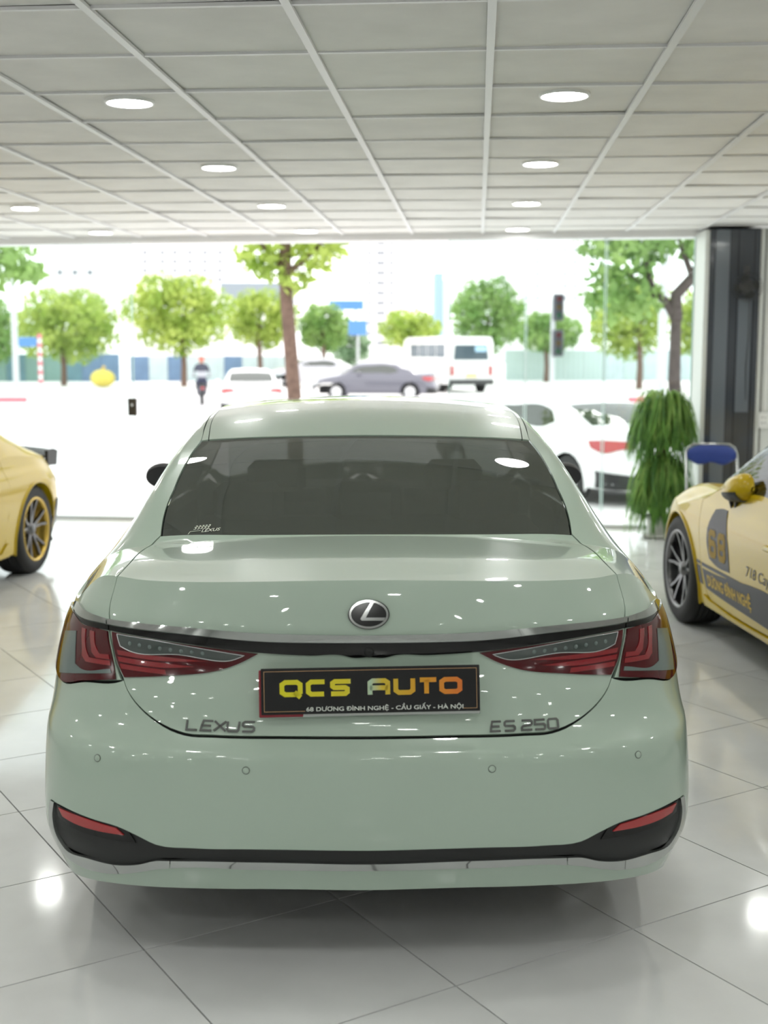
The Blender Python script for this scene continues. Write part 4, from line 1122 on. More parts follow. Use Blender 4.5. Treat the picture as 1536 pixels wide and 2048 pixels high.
    if decals:
        def flat(mb, pts2, faces, y0, z0, off, mt, nm):
            """2-D print laid on the left flank, reading from front to rear"""
            a = np.array(pts2); y = y0 - a[:, 0]; z = z0 + a[:, 1]
            P = K.F(y, z); P[:, 0] = -(P[:, 0] + off)
            mb.add([tuple(q) for q in P], faces); return mb.build(nm, mt, root)
        def strip(y0, y1, zl, nm, mt, off=.0025):
            """zl: list of (y, z) outline"""
            return patch(MB(), kF, zl, (1, 1), .05, off, .002, mirror=True, sharp=30).build(nm, mt, root)
        strip(0, 0, [(2.96, .42), (2.80, .42), (1.55, .41), (1.505, .395), (1.505, .295), (1.56, .262), (2.0, .275), (2.80, .300), (2.93, .308)], 'side_stripe', M['decal'])
        strip(0, 0, [(3.06, .43), (2.995, .43), (2.985, .32), (3.045, .322)], 'side_stripe', M['decal'])
        strip(0, 0, [(2.962, .455), (2.1, .452), (2.1, .434), (2.962, .434)], 'pinstripe', M['decal'])
        strip(0, 0, [(2.085, .452), (1.93, .451), (1.93, .434), (2.085, .434)], 'pinstripe', M['decal'])
        strip(0, 0, [(1.915, .451), (1.6, .450), (1.6, .434), (1.915, .434)], 'pinstripe', M['decal'])
        strip(0, 0, [(3.06, .458), (2.99, .457), (2.99, .440), (3.058, .440)], 'pinstripe', M['decal'])
        strip(0, 0, [(2.78, .785), (2.68, .80), (2.60, .80), (2.54, .72), (2.495, .62), (2.48, .475), (2.70, .475), (2.815, .50), (2.85, .58), (2.84, .67)], 'number_panel', M['decal'])
        for ch, yy in (('6', 2.81), ('8', 2.655)):
            g = {'6': [[(1, .86), (.85, 1), (.15, 1), (0, .86), (0, .14), (.15, 0), (.85, 0), (1, .14), (1, .40), (.85, .54), (0, .54)]], '8': [[(.15, 0), (.85, 0), (1, .14), (1, .40), (.88, .52), (1, .64), (1, .86), (.85, 1), (.15, 1), (0, .86), (0, .64), (.12, .52), (0, .40), (0, .14), (.15, 0)], [(.12, .52), (.88, .52)]]}[ch]
            t_ = MB(); strokes(t_, [[(a * .09 + .018, b * .125 + .016) for a, b in ln] for ln in g], .036, 0, .001, Matrix.Identity(4))
            flat(MB(), [(p[0], p[1]) for p in t_.v], t_.f, yy, .515, .0042, M['decal_y'], 'number')
        v, f = fit_text('DƯƠNG ĐÌNH NGHỆ', .70, .105, 0, 0, bold=.035, spacing=1.06)
        flat(MB(), v, f, 2.88, .312, .0042, M['decal_y'], 'street_name')
        v, f = fit_text('718 Cayman', .50, .075, 0, 0, shear=.25)
        flat(MB(), v, f, 2.22, .485, .0025, M['decal'], 'model_script')
    return root
M['side_glass'] = glass_mat('sport_glass', (.35, .38, .37), ior=1.5)
fa = radians(3.7)
rc = coupe('sports_car', (2.914, 4.274, 0), fa, M['gun'], M['gun'], True, False)
tag(rc, 'yellow coupe with number 68 and grey stripe on its door, right of the sedan', 'car')
lc = copy_tree(rc); lc.location = (-3.385, 10.449, 0); lc.rotation_euler = (0, 0, radians(173.2))
for o in list(lc.children):
    if o.name.split('.')[0] in ('side_stripe', 'pinstripe', 'number_panel', 'number', 'street_name', 'model_script'): bpy.data.objects.remove(o)
    elif o.name.startswith('wheel'):
        for c in o.children:
            if c.name.startswith('rim'): c.material_slots[0].link = 'OBJECT'; c.material_slots[0].material = M['gold_rim']
add_spoiler(lc)
tag(lc, 'yellow coupe with gold-edged wheels and black rear spoiler at the left edge', 'car')

# ------------------------------------------------------------------ plant and chair by the window
M['fern1'] = leaf_mat('fern_green', (.06, .17, .03), (.17, .36, .06), 6)
M['fern2'] = leaf_mat('fern_light_green', (.13, .28, .04), (.32, .50, .12), 6)
M['stem'] = mat('plant_stem', (.16, .09, .05), .8, noise=.4, nscale=20)
M['pot'] = mat('white_pot', (.75, .75, .73), .35)
pl = empty('potted_fern', (2.51, 11.27, 0))
MB().lathe([(0, .005), (.15, .005), (.165, .02), (.16, .035), (.11, .04), (.12, .15), (.13, .2), (.11, .2), (.10, .15), (0, .14)], 32).build('pot', M['pot'], pl)
MB().tube([(0, 0, .15), (.01, 0, .5), (-.01, .01, .9), (0, 0, 1.22)], [.05, .04, .04, .03], 10).build('stem', M['stem'], pl)
def fronds(n, zc, zr, rad, length, mt, nm, up):
    b = MB(); v = []; f = []
    for k in range(n):
        a = random.uniform(0, 2 * pi); r0 = random.uniform(.02, rad * .45); z0 = zc + random.uniform(-zr, zr)
        L = length * random.uniform(.65, 1.1); out = rad * random.uniform(.55, 1.05); w = random.uniform(.007, .014)
        d = Vector((cos(a), sin(a), 0)); t = Vector((-sin(a), cos(a), 0)); m = 7; base = len(v); sw = random.uniform(-.12, .12); tw = random.uniform(-.6, .6)
        for i in range(m):
            s = i / (m - 1)
            p = d * (r0 + (out - r0) * (1 - (1 - s) ** 2.2)) + t * sw * s * s + Vector((0, 0, z0 + up * sin(min(1, s * 1.5) * pi) * .6 * (1 - s) - L * max(0, s - .12) ** 1.35))
            ww = w * (.5 + 2.0 * s if s < .25 else 1.0) * (1 - s ** 4 * .95)
            q = (t * cos(tw * s) + d * sin(tw * s))
            v += [p - q * ww, p + d * ww * .35, p + q * ww]
        for i in range(m - 1):
            for j in (0, 1): f.append((base + i * 3 + j, base + i * 3 + j + 1, base + (i + 1) * 3 + j + 1, base + (i + 1) * 3 + j))
    b.add(v, f, True); return b.build(nm, mt, pl, kind='stuff')
fronds(340, 1.13, .12, .33, .54, M['fern1'], 'upper_foliage', .16); fronds(170, 1.17, .1, .31, .40, M['fern2'], 'upper_foliage', .22)
fronds(330, .57, .13, .31, .56, M['fern1'], 'lower_foliage', .12); fronds(220, .60, .12, .30, .46, M['fern2'], 'lower_foliage', .18)
tag(pl, 'tall two-tier hanging green fern in a white pot by the shopfront glass', 'plant')

ch = empty('folding_chair', (2.80, 10.55, 0), radians(-6))
M['blue_vinyl'] = mat('blue_vinyl', (.025, .055, .26), .4, bump=.05, bscale=200)
w = .205
for s_ in (-1, 1):
    MB().tube([(s_ * (w + .012), -.20, .01), (s_ * (w + .012), .06, .47), (s_ * (w + .008), .20, .80)], .011, 8).build('back_leg', M['chrome'], ch)
    MB().tube([(s_ * (w - .01), .22, .01), (s_ * (w - .01), .02, .40), (s_ * (w - .01), -.16, .46)], .011, 8).build('front_leg', M['chrome'], ch)
top = [(-(w + .008), .20, .80), (-w * .95, .215, .85), (-w * .75, .222, .878), (0, .225, .882), (w * .75, .222, .878), (w * .95, .215, .85), (w + .008, .20, .80)]
MB().tube(top, .011, 8).build('back_rail', M['chrome'], ch)
bp = MB(); n = 14; v = []
for i in range(n + 1):
    u = -1 + 2 * i / n; x = u * (w - .004); hz = .872 - .045 * abs(u) ** 5; lz = .722 + .012 * cos(u * pi * 2) - .008 * (1 - u * u) + .02 * abs(u) ** 6
    yo = .19 + .022 * (1 - u * u)
    for z, t in ((lz, -.012), (lz + .02, -.024), ((lz + hz) / 2, -.026), (hz - .02, -.02), (hz, -.006), (hz - .02, .014), ((lz + hz) / 2, .016), (lz + .02, .014)): v.append((x, yo + t, z))
bp.add(v, [(i * 8 + j, i * 8 + (j + 1) % 8, (i + 1) * 8 + (j + 1) % 8, (i + 1) * 8 + j) for i in range(n) for j in range(8)] + [list(range(8)), list(range(n * 8, n * 8 + 8))[::-1]], True)
bp.build('backrest', M['blue_vinyl'], ch)
MB().box((0, -.02, .455), (.37, .36, .045), bev=.016).build('seat', M['blue_vinyl'], ch)
for y_, z_ in ((-.16, .08), (.17, .12)): MB().tube([(-w, y_, z_), (w, y_, z_)], .009, 8).build('stretcher', M['chrome'], ch)
tag(ch, 'blue padded folding chair with chrome tube frame below the dark column', 'chair')

# ------------------------------------------------------------------ outside
M['pave'] = mat('pale_pavement', (.72, .70, .69), .8, noise=.12, nscale=.8)
M['road'] = mat('sunlit_road', (.66, .65, .66), .85, noise=.1, nscale=.3)  # road has a pale grey base colour with faint mottling
M['kerb_red'] = mat('kerb_red', (.75, .22, .26), .7); M['kerb_white'] = mat('kerb_white', (.85, .84, .83), .7)
gp = MB()
for (y0, z0), (y1, z1) in (((12.3, -.03), (13.4, -.05)), ((13.4, -.05), (15.2, -.40)), ((15.2, -.40), (21, -.42))):
    gp.add([(-45, y0, z0), (45, y0, z0), (45, y1, z1), (-45, y1, z1), (-45, y0, z0 - .3), (45, y0, z0 - .3), (45, y1, z1 - .3), (-45, y1, z1 - .3)], [(0, 1, 2, 3), (7, 6, 5, 4), (0, 4, 5, 1), (2, 6, 7, 3)])
gp.build('ground_pavement', M['pave'], kind='structure')
MB().add([(-120, 21, -.5), (120, 21, -.5), (120, 47, -.16), (-120, 47, -.16), (-120, 21, -.8), (120, 21, -.8), (120, 47, -.5), (-120, 47, -.5)], [(0, 1, 2, 3), (7, 6, 5, 4), (0, 4, 5, 1), (2, 6, 7, 3)]).build('ground_road', M['road'], kind='structure')
MB().prism([(-160, 47), (160, 47), (160, 420), (-160, 420)], -.35, -.04).build('ground_far_side', M['pave'], kind='structure')
kb = empty('painted_kerb', (0, 46.82, 0)); tag(kb, 'far street kerb with red and white painted stones', 'kerb')
for i in range(-18, 22):
    red = i in (-15, -13, -12) or (-18 <= i <= -10 and i % 2 == 0) or (5 <= i <= 9 and i % 2 == 1)
    MB().box((i * 1.4, 0, -.07), (1.38, .3, .22), bev=.02).build('kerb_stone', M['kerb_red'] if red else M['kerb_white'], kb)

M['bark'] = mat('bark', (.20, .13, .10), .9, noise=.4, nscale=9, bump=.5, bscale=20)
M['bark2'] = mat('dark_bark', (.11, .085, .08), .9, noise=.4, nscale=9, bump=.5, bscale=20)
M['leafA'] = leaf_mat('leaf_yellow_green', (.26, .40, .06), (.54, .64, .16), .8)
M['leafB'] = leaf_mat('leaf_green', (.15, .31, .07), (.37, .53, .17), .8)
M['leafC'] = leaf_mat('leaf_blue_green', (.22, .36, .20), (.40, .52, .34), .8)
def leaves(mb, c, r, n, size, shell=.45):
    c = np.array(c); v = []; f = []
    for k in range(n):
        d = rng.normal(size=3); d /= np.linalg.norm(d); q = shell + (1 - shell) * rng.random() ** .6
        p = c + d * np.array(r) * q
        a = rng.normal(size=3); a /= np.linalg.norm(a); b = np.cross(a, d); b /= np.linalg.norm(b) + 1e-9
        s = size * rng.uniform(.6, 1.3); i = len(v)
        v += [p - a * s * .5, p + b * s * .28, p + a * s * .5 + d * s * .12, p - b * s * .28]; f.append((i, i + 1, i + 2, i + 3))
    mb.add(v, f)
def px(x, y, D):
    """world point seen at picture point (x, y), D metres ahead"""
    th = math.atan(318 / 2500); dx, dz = (x - 768) / 2500, -(y - 1024) / 2500
    r = (dx, cos(th) + dz * sin(th), -sin(th) + dz * cos(th)); return Vector((r[0] * D / r[1], D, EYE + r[2] * D / r[1]))
def tree(base, h_trunk, tr, blobs, n, size, leaf, bark, label, group=None, limbs=(), lean=(0, 0)):
    base = Vector(base); o = empty('tree', base)
    top = Vector((lean[0], lean[1], h_trunk))
    MB().tube([(0, 0, -.1), top * .3 + Vector((.03, 0, 0)), top * .65 - Vector((.03, 0, 0)), top], [tr * 1.25, tr, tr * .9, tr * .75], 10).build('trunk', M[bark], o)
    for pts, r0, r1 in limbs:
        m = len(pts); MB().tube([Vector(p) - base for p in pts], [r0 + (r1 - r0) * i / (m - 1) for i in range(m)], 8).build('branch', M[bark], o)
    b = MB()
    for c, r in blobs:
        k = max(40, int(n * (r[0] * r[1] * r[2]) ** .5)); leaves(b, Vector(c) - base, r, k, size)
    b.build('crown', M[leaf], o)
    return tag(o, label, 'tree', group)
def crown(x0, x1, y0, y1, D, k=7, depth=.8):
    """lumpy crown filling a rectangle of the picture at distance D"""
    a = px(x0, y1, D); b = px(x1, y0, D); c = (a + b) / 2; w = (b.x - a.x) / 2; h = (b.z - a.z) / 2
    out = [(c, (w * .72, w * depth * .7, h * .72))]
    for i in range(k):
        t = 2 * pi * i / k + .3
        out.append(((c.x + w * .55 * cos(t), c.y + w * .4 * random.uniform(-1, 1), c.z + h * .52 * sin(t)), (w * .46, w * .45, h * .46)))
    return out
def far_tree(x, y_base, D, box, leaf, label, tr=.14, n=330):
    p = px(x, y_base, D); p.z = -.02
    x0_, x1_, y0_, y1_ = box; ex = (x1_ - x0_) * .09; cr = crown(x0_ - ex, x1_ + ex, y0_ - ex * 1.3, y1_ + ex * .3, D); return tree(p, max(.5, cr[0][0].z), tr, cr, n, .34, leaf, 'bark', label, 'street trees across the road')
far_tree(368, 770, 64, (262, 456, 560, 712), 'leafA', 'large round yellow-green tree across the road, right of the lock box')
far_tree(128, 772, 66, (40, 232, 590, 728), 'leafA', 'pale round tree behind the blue hoarding, left of the door edge')
far_tree(-28, 772, 71, (-80, 40, 600, 735), 'leafB', 'green tree at the left picture edge behind the hoarding')
far_tree(520, 772, 70, (462, 590, 588, 700), 'leafA', 'pale yellow-green tree behind the near slim trunk')
far_tree(648, 772, 72, (600, 696, 612, 706), 'leafB', 'small green tree right of the near slim trunk')
far_tree(700, 775, 78, (664, 738, 655, 735), 'leafC', 'low blue-green tree beside the street signs')
far_tree(820, 770, 85, (764, 880, 628, 700), 'leafA', 'low pale tree behind the roof of the minibus')
far_tree(975, 770, 68, (905, 1046, 560, 712), 'leafB', 'round green tree behind the rear end of the minibus')
far_tree(1092, 770, 74, (1034, 1160, 634, 706), 'leafB', 'wide low green tree behind the traffic light')
far_tree(1278, 770, 60, (1180, 1345, 560, 722), 'leafA', 'yellow-green tree behind the lamp post, left of the forked trunk')
far_tree(1392, 772, 64, (1350, 1440, 585, 722), 'leafA', 'yellow-green tree between the forked trunk and the dark column')
# near slim tree
b0 = px(592, 890, 20); b0.z = -.42
tp = px(572, 492, 20)
tree(b0, 4.6, .115, [(px(520, 505, 20), (.45, .5, .38)), (px(628, 502, 20), (.42, .5, .4)), (px(590, 560, 20), (.26, .3, .26)), (px(575, 420, 20), (1.2, 1.2, .8)), (px(545, 535, 20), (.3, .3, .22)), (px(650, 470, 20), (.5, .5, .4))], 520, .19, 'leafA', 'bark',
     'slim brown trunk with drooping leaves rising behind the sedan roof', None, [((px(577, 545, 20), px(540, 510, 20), px(510, 470, 20)), .05, .025), ((px(578, 545, 20), px(625, 505, 20), px(660, 470, 20)), .05, .025)], lean=((tp - b0).x * 1.25, 0))
# forked tree on the right
b1 = px(1356, 890, 19); b1.z = -.42
f1 = px(1352, 640, 19)
tree(b1, f1.z - b1.z, .105, [(px(1245, 520, 19), (.62, .6, .42)), (px(1215, 590, 19), (.42, .45, .4)), (px(1280, 600, 19), (.36, .4, .3)), (px(1300, 490, 19), (.5, .5, .25)), (px(1400, 500, 19), (.28, .4, .2)), (px(1350, 430, 19), (1.2, 1.0, .5)), (px(1200, 480, 19), (.4, .5, .3))], 560, .2, 'leafB', 'bark2',
     'dark forked tree trunk with leafy branches beyond the fern', None, [((f1, px(1352, 590, 19), px(1385, 555, 19), px(1408, 510, 19), px(1412, 450, 19)), .10, .06), ((f1, px(1330, 600, 19), px(1308, 588, 19), px(1300, 560, 19), px(1290, 480, 19)), .07, .04), ((px(1385, 555, 19), px(1365, 500, 19), px(1350, 440, 19)), .05, .03), ((px(1318, 592, 19), px(1290, 575, 19), px(1250, 540, 19)), .035, .015)], lean=((f1 - b1).x, 0))
# leafy bough hanging in from the left
b2 = px(-190, 890, 18); b2.z = -.42
tree(b2, 3.3, .13, [(px(20, 520, 18), (.42, .5, .32)), (px(60, 545, 18), (.22, .3, .18)), (px(-30, 540, 18), (.4, .4, .35)), (px(-120, 470, 18), (1.1, 1, .7))], 700, .17, 'leafB', 'bark2',
     'dark green leafy bough hanging in at the upper left', None, [((px(-185, 560, 18), px(-80, 520, 18), px(30, 515, 18)), .05, .02)])

# hoardings across the road
def hoarding(x0, x1, D, ytop, mats, label, pw):
    a = px(x0, 776, D); b = px(x1, 776, D); z1 = px(x0, ytop, D).z; o = empty('hoarding', (a.x, D, 0)); n = int((b.x - a.x) / pw)
    rib = MB()
    w = pw - .02
    pr = []
    m = 8
    v = []
    for i in range(m + 1):
        xx = w * i / m; yy = 0 if i % 2 else -.04
        v += [(xx, yy, 0), (xx, yy, z1), (xx, .06, z1), (xx, .06, 0)]
    me = {}
    for k in range(n):
        mt = mats[random.randrange(len(mats))]
        if mt not in me:
            q = MB().add(v, [(i * 4 + j, (i + 1) * 4 + j, (i + 1) * 4 + (j + 1) % 4, i * 4 + (j + 1) % 4) for i in range(m) for j in range(4)]); me[mt] = q.mesh('panel'); me[mt].materials.append(M[mt])
        link_mesh('panel', me[mt], None, o).location = (k * pw, 0, 0)
    return tag(o, label, 'fence')
M['teal'] = mat('teal_hoarding', (.16, .30, .36), .6, noise=.2, nscale=2); M['blue'] = mat('blue_hoarding', (.17, .27, .42), .6, noise=.2, nscale=2)
M['green_h'] = mat('green_hoarding', (.22, .36, .33), .6); M['pale'] = mat('pale_hoarding', (.55, .66, .68), .6, noise=.15, nscale=2); M['pale2'] = mat('pale_green_hoarding', (.50, .62, .60), .6)
hoarding(-60, 262, 73.5, 708, ['teal', 'blue', 'teal', 'green_h'], 'blue and teal hoarding panels across the road at the left', 1.1)
hoarding(262, 620, 74, 712, ['pale', 'pale', 'blue'], 'pale blue hoarding panels behind the round tree', 1.1)
hoarding(1010, 1460, 76, 700, ['pale', 'pale2', 'pale', 'pale2'], 'long pale green hoarding across the road at the right', 1.2)

# street furniture
M['pole'] = mat('pale_pole', (.55, .57, .58), .5); M['sign_blue'] = mat('blue_sign', (.10, .26, .62), .5); M['grey_dark'] = mat('dark_grey_metal', (.08, .085, .1), .6)
def pole(x, D, ytop, r, mt, name, label, cat, extra=None):
    p = px(x, 770, D); p.z = -.02; o = empty(name, p); h = px(x, ytop, D).z
    MB().tube([(0, 0, 0), (0, 0, h)], r, 10).build('post', M[mt], o)
    MB().lathe([(r * 2, 0), (r * 2, .08), (r, .12)], 12).build('base', M[mt], o)
    if extra: extra(o, h)
    return tag(o, label, cat)
def lampx(o, h):
    MB().tube([(0, 0, h), (.1, 0, h + .3), (.6, 0, h + .4)], .06, 8).build('arm', M['pole'], o); MB().box((.8, 0, h + .4), (.5, .2, .1), bev=.03).build('lamp_head', M['pole'], o)
pole(33, 58, 440, .14, 'pole', 'lamp_post', 'pale lamp post at the far left across the road', 'lamp post', lampx)
pole(1322, 44, 420, .16, 'pole', 'lamp_post', 'pale white lamp post left of the forked tree', 'lamp post', lampx)
def stripes(o, h):
    for k in range(6): MB().lathe([(.105, .25 + k * .42), (.105, .46 + k * .42)], 12).build('red_band', M['kerb_red'], o)
    MB().box((-.55, -.05, h - .35), (.85, .05, .42), bev=.02).build('sign_board', M['sign_blue'], o)
pole(82, 59, 668, .09, 'kerb_white', 'sign_post', 'red and white banded post with a blue sign', 'sign post', stripes)
def lights(o, h):
    for k, z in enumerate((h - .35, h - 1.75)):
        bx_ = MB().box((.18, -.15, z), (.42, .3, 1.05), bev=.04).build('signal_box', M['grey_dark'], o)
        for j, c in enumerate(((.14, .02, .02), (.14, .09, .02), (.02, .12, .05))):
            Ml = Matrix.Translation((.18, -.31, z + .32 - .32 * j)) @ Matrix.Rotation(pi / 2, 4, 'X')
            MB().lathe([(0, .02), (.10, .015), (.12, 0)], 16, Ml).build('signal_lens', M.setdefault('sig%d' % j, mat('signal_lens_%d' % j, c, .3)), bx_)
            MB().lathe([(.13, 0), (.13, .14), (.125, .14), (.125, 0)], 16, Ml).build('visor', M['grey_dark'], bx_)
pole(1104, 50, 596, .09, 'pole', 'traffic_light', 'traffic light with two dark signal boxes beyond the sedan', 'traffic light', lights)
def blues(o, h): MB().box((-.6, -.08, h - .3), (2.2, .06, .6), bev=.02).build('sign_board', M['sign_blue'], o)
pole(712, 80, 600, .08, 'pole', 'road_sign', 'wide blue road sign on a pole right of the small green tree', 'sign', blues)
def blues2(o, h): MB().box((0, -.08, h - .4), (1.0, .06, .8), bev=.02).build('sign_board', M['sign_blue'], o)
pole(716, 70, 640, .08, 'pole', 'road_sign', 'small square blue road sign above the dark car', 'sign', blues2)
yb = px(206, 768, 62); bag = empty('yellow_sack', (yb.x, 62, 0)); MB().ellipsoid((0, 0, .42), (.62, .4, .44), 16, 10).build('sack', mat('yellow_cloth', (.75, .62, .12), .8, noise=.2, nscale=5), bag); MB().tube([(0, 0, .8), (.02, 0, .92), (.1, 0, 1.0)], [.1, .05, .09], 8).build('tied_neck', M['decal_y'], bag)
tag(bag, 'round yellow sack by the hoarding left of the door edge', 'sack')

# parked and passing vehicles: simplified saloon bodies on the same skin
def simple_car(loc, rz, paint, label, sc=(1, 1, 1), plastic=None, lens=M['reflector']):
    o = empty('car', loc, rz); o.scale = sc; body = MB()
    tt = list(np.linspace(0, 3.0, 40)); zz = [float(S.ztop(np.array([t]), .5, 1.075)[0]) for t in tt]
    for mi in (False, True):
        side = [(0, .25), (tyz(.62, .25), .25)] + [(tyz(y, z), z) for y, z in arch(205, -25, 12)] + [(tyz(1.5, .25), .25), (tyz(3.45, .25), .25)]
        side += [(1 + (tyz(y, z) - 1), z) for y, z in [(3.90 + .375 * cos(radians(a)), .335 + .375 * sin(radians(a))) for a in np.linspace(205, 60, 8)]] + [(2.45, .66), (2.6, .45), (2.7, .25), (3.0, .25)] + list(zip(tt[::-1], zz[::-1]))
        patch(body, S.A, side, (1.5, 1), .10, 0, 0, mirror=mi, sharp=25)
    eg = [tuple(S.A(np.array([t]), np.array([z]))[0][:2]) for t, z in zip(tt, zz)]
    sgl = [(.80, 1.50), (.72, 1.66), (.69, 1.85), (.684, 2.6), (.69, 3.0), (.80, 3.38), (.83, 3.0), (.84, 2.2), (.84, 1.7)]
    cut = [gl + [(-x, y) for x, y in reversed(gl[1:-1])], ws + [(-x, y) for x, y in reversed(ws[1:-1])], sgl, [(-x, y) for x, y in sgl]]
    patch(body, S.B, eg + [(-x, y) for x, y in reversed(eg[1:-1])], (1, 1), .10, 0, 0, cut, sharp=25)
    body.build('body', paint, o)
    for nm, c_ in zip(('rear_window', 'windscreen', 'side_window', 'side_window'), cut):
        patch(MB(), S.B, c_, (1, 1), .12, -.004, 0, sharp=30).build(nm, M['car_glass'], o)
    for mi in (False, True):
        patch(MB(), S.A, [(.45, .80), (.62, .78), (.80, .74), (.9, .80), (.9, .89), (.7, .90), (.5, .89)], SC, .06, .012, .0, mirror=mi).build('tail_lamp', lens, o)
        patch(MB(), S.A, [(2.45, .62), (2.7, .60), (2.72, .68), (2.5, .72)], (1.5, 1), .06, .012, 0, mirror=mi).build('head_lamp', M['head_lens'], o)
        MB().ellipsoid(((-1 if mi else 1) * .98, 3.02, 1.04), (.1, .06, .07), 10, 6).build('door_mirror', paint, o)
        for y_ in (1.06, 3.9):
            W = empty('wheel', ((-1 if mi else 1) * .81, y_, .335), 0, o); Mx = Matrix.Rotation((-1 if mi else 1) * pi / 2, 4, 'Y')
            MB().lathe([(.21, -.1), (.32, -.1), (.335, -.07), (.335, .07), (.32, .1), (.21, .1)], 24, Mx).build('tyre', M['rubber'], W); MB().lathe([(0, .07), (.05, .08), (.06, .06), (.2, .075), (.215, .095)], 10, Mx, False).build('rim', M['satin'], W)
    pb_ = patch(MB(), S.A, [(0, .25), (.6, .25), (.95, .27), (.95, .50), (.7, .46), (.5, .42), (0, .42)] if plastic else [(0, .25), (.7, .25), (.7, .31), (0, .31)], (1.3, 1), .1, .012, 0)
    patch(pb_, S.A, [(0, .25), (.6, .25), (.95, .27), (.95, .50), (.7, .46), (.5, .42), (0, .42)] if plastic else [(0, .25), (.7, .25), (.7, .31), (0, .31)], (1.3, 1), .1, .012, 0, mirror=True); pb_.build('lower_bumper', M['black_plastic'], o)
    p, R = onskin(S.A, 0, .78, .012); MB().box(p, (.5, .012, .12), bev=.004).build('number_plate', M['kerb_white'], o)
    MB().box((0, 2.5, .4), (1.4, 4.2, .3)).box((0, 2.3, .75), (1.35, 2.2, .45)).build('underbody', M['dark'], o)
    return tag(o, label, 'car')
M['white_car'] = mat('white_car', (.82, .82, .82), .3, coat=1); M['dark_car'] = mat('dark_grey_car', (.13, .13, .16), .3, coat=1); M['silver_car'] = mat('silver_car', (.5, .5, .53), .3, coat=1); M['navy_car'] = mat('navy_car', (.02, .03, .09), .25, coat=1)
proto = simple_car((3.88, 16.95, -.42), radians(30), M['white_car'], 'white car with red tail lamp parked outside behind the fern', (1, 1, 1), True)
def car_copy(loc, rz, paint, label):
    c = copy_tree(proto); c.location = loc; c.rotation_euler = (0, 0, rz); c['label'] = label
    for o in c.children:
        if o.name.split('.')[0] in ('body', 'door_mirror'): o.material_slots[0].link = 'OBJECT'; o.material_slots[0].material = paint
    return c
d1 = px(866, 778, 49); car_copy((d1.x + .2, 49, -.15), radians(86), M['dark_car'], 'dark saloon on the road left of the minibus')
r1_ = px(505, 800, 37); car_copy((r1_.x, 37, -.28), radians(8), M['white_car'], 'white car with red tail lamps on the road left of the slim trunk')
car_copy((7.6, 17.6, -.42), radians(20), M['navy_car'], 'dark navy car parked outside beyond the pale post')
car_copy((-1.0, 64, -.04), radians(100), M['silver_car'], 'silver car across the road beside the low trees')

# minibus
bus = empty('minibus', (3.75, 54, -.06), radians(17)); bus.scale = (1, 1, .92)
M['bus_white'] = mat('bus_white', (.85, .84, .82), .35, coat=.6); M['bus_glass'] = mat('bus_glass', (.06, .09, .11), .1)
bw, bl, bh = 2.1, 6.8, 2.65
pr = [(0, .42), (.0, .95), (.10, 2.25), (.35, 2.6), (.9, bh), (5.6, bh), (6.1, 2.5), (6.65, 1.5), (6.8, 1.2), (6.8, .42)]
MB().prism(pr, -bw / 2, bw / 2, Matrix(((0, 0, 1, 0), (1, 0, 0, 0), (0, 1, 0, 0), (0, 0, 0, 1)))).build('body', M['bus_white'], bus)
MB().prism([(-.80, 1.55), (.80, 1.55), (.72, 2.25), (-.72, 2.25)], -.01, .03, Matrix(((1, 0, 0, 0), (0, 0, -1, .06), (0, 1, 0, 0), (0, 0, 0, 1)))).build('rear_window', M['bus_glass'], bus)
MB().box((.42, -.0, 2.06), (.5, .06, .26)).build('route_sign', mat('pale_blue_sign', (.4, .62, .78), .5), bus)
for s_ in (-1, 1):
    for k in range(4): MB().box((s_ * bw / 2, 1.0 + k * 1.2, 1.98), (.03, 1.1, .62), bev=.01).build('side_window', M['bus_glass'], bus)
    MB().box((s_ * .88, -.01, 1.05), (.16, .04, .45), bev=.01).build('tail_lamp', M['reflector'], bus)
    for y_ in (1.3, 5.5):
        Wb = empty('wheel', (s_ * .93, y_, .40), 0, bus); Mx = Matrix.Rotation(s_ * pi / 2, 4, 'Y')
        MB().lathe([(.2, -.12), (.38, -.12), (.4, -.08), (.4, .08), (.38, .12), (.2, .12)], 24, Mx).build('tyre', M['rubber'], Wb); MB().lathe([(0, .08), (.1, .09), (.21, .1)], 12, Mx).build('rim', M['satin'], Wb)
MB().box((0, -.05, .52), (bw * .96, .16, .24), bev=.03).build('rear_bumper', M['grey_trim'], bus); MB().box((0, -.012, .82), (.5, .03, .14)).build('number_plate', mat('plate_yellow', (.75, .6, .2), .5), bus)
MB().add([(x, 6.40 - (z - 1.9) * .52 + .02, z) for x, z in ((-.9, 1.55), (.9, 1.55), (.85, 2.4), (-.85, 2.4))], [(0, 1, 2, 3)]).build('windscreen', M['bus_glass'], bus)
tag(bus, 'white minibus on the road beyond the sedan roof', 'bus')

# scooter and rider
rp = px(404, 800, 45); sc_ = empty('scooter', (rp.x, 45, -.19), radians(10))
for y_ in (-.55, .62):
    Wb = empty('wheel', (0, y_, .24), 0, sc_); Mx = Matrix.Rotation(pi / 2, 4, 'Y')
    MB().lathe([(.15, -.05), (.22, -.05), (.24, -.02), (.24, .02), (.22, .05), (.15, .05)], 20, Mx).build('tyre', M['rubber'], Wb); MB().lathe([(0, .03), (.15, .02), (.15, -.02), (0, -.03)], 12, Mx).build('rim', M['satin'], Wb)
MB().tube([(0, -.75, .62), (0, -.5, .58), (0, -.15, .5), (0, .1, .32), (0, .35, .34), (0, .5, .7), (0, .46, .95)], [.07, .14, .15, .10, .12, .13, .06], 10).build('body', M['grey_dark'], sc_)
MB().ellipsoid((0, -.35, .72), (.13, .42, .06), 12, 6).build('seat', M['black_plastic'], sc_)
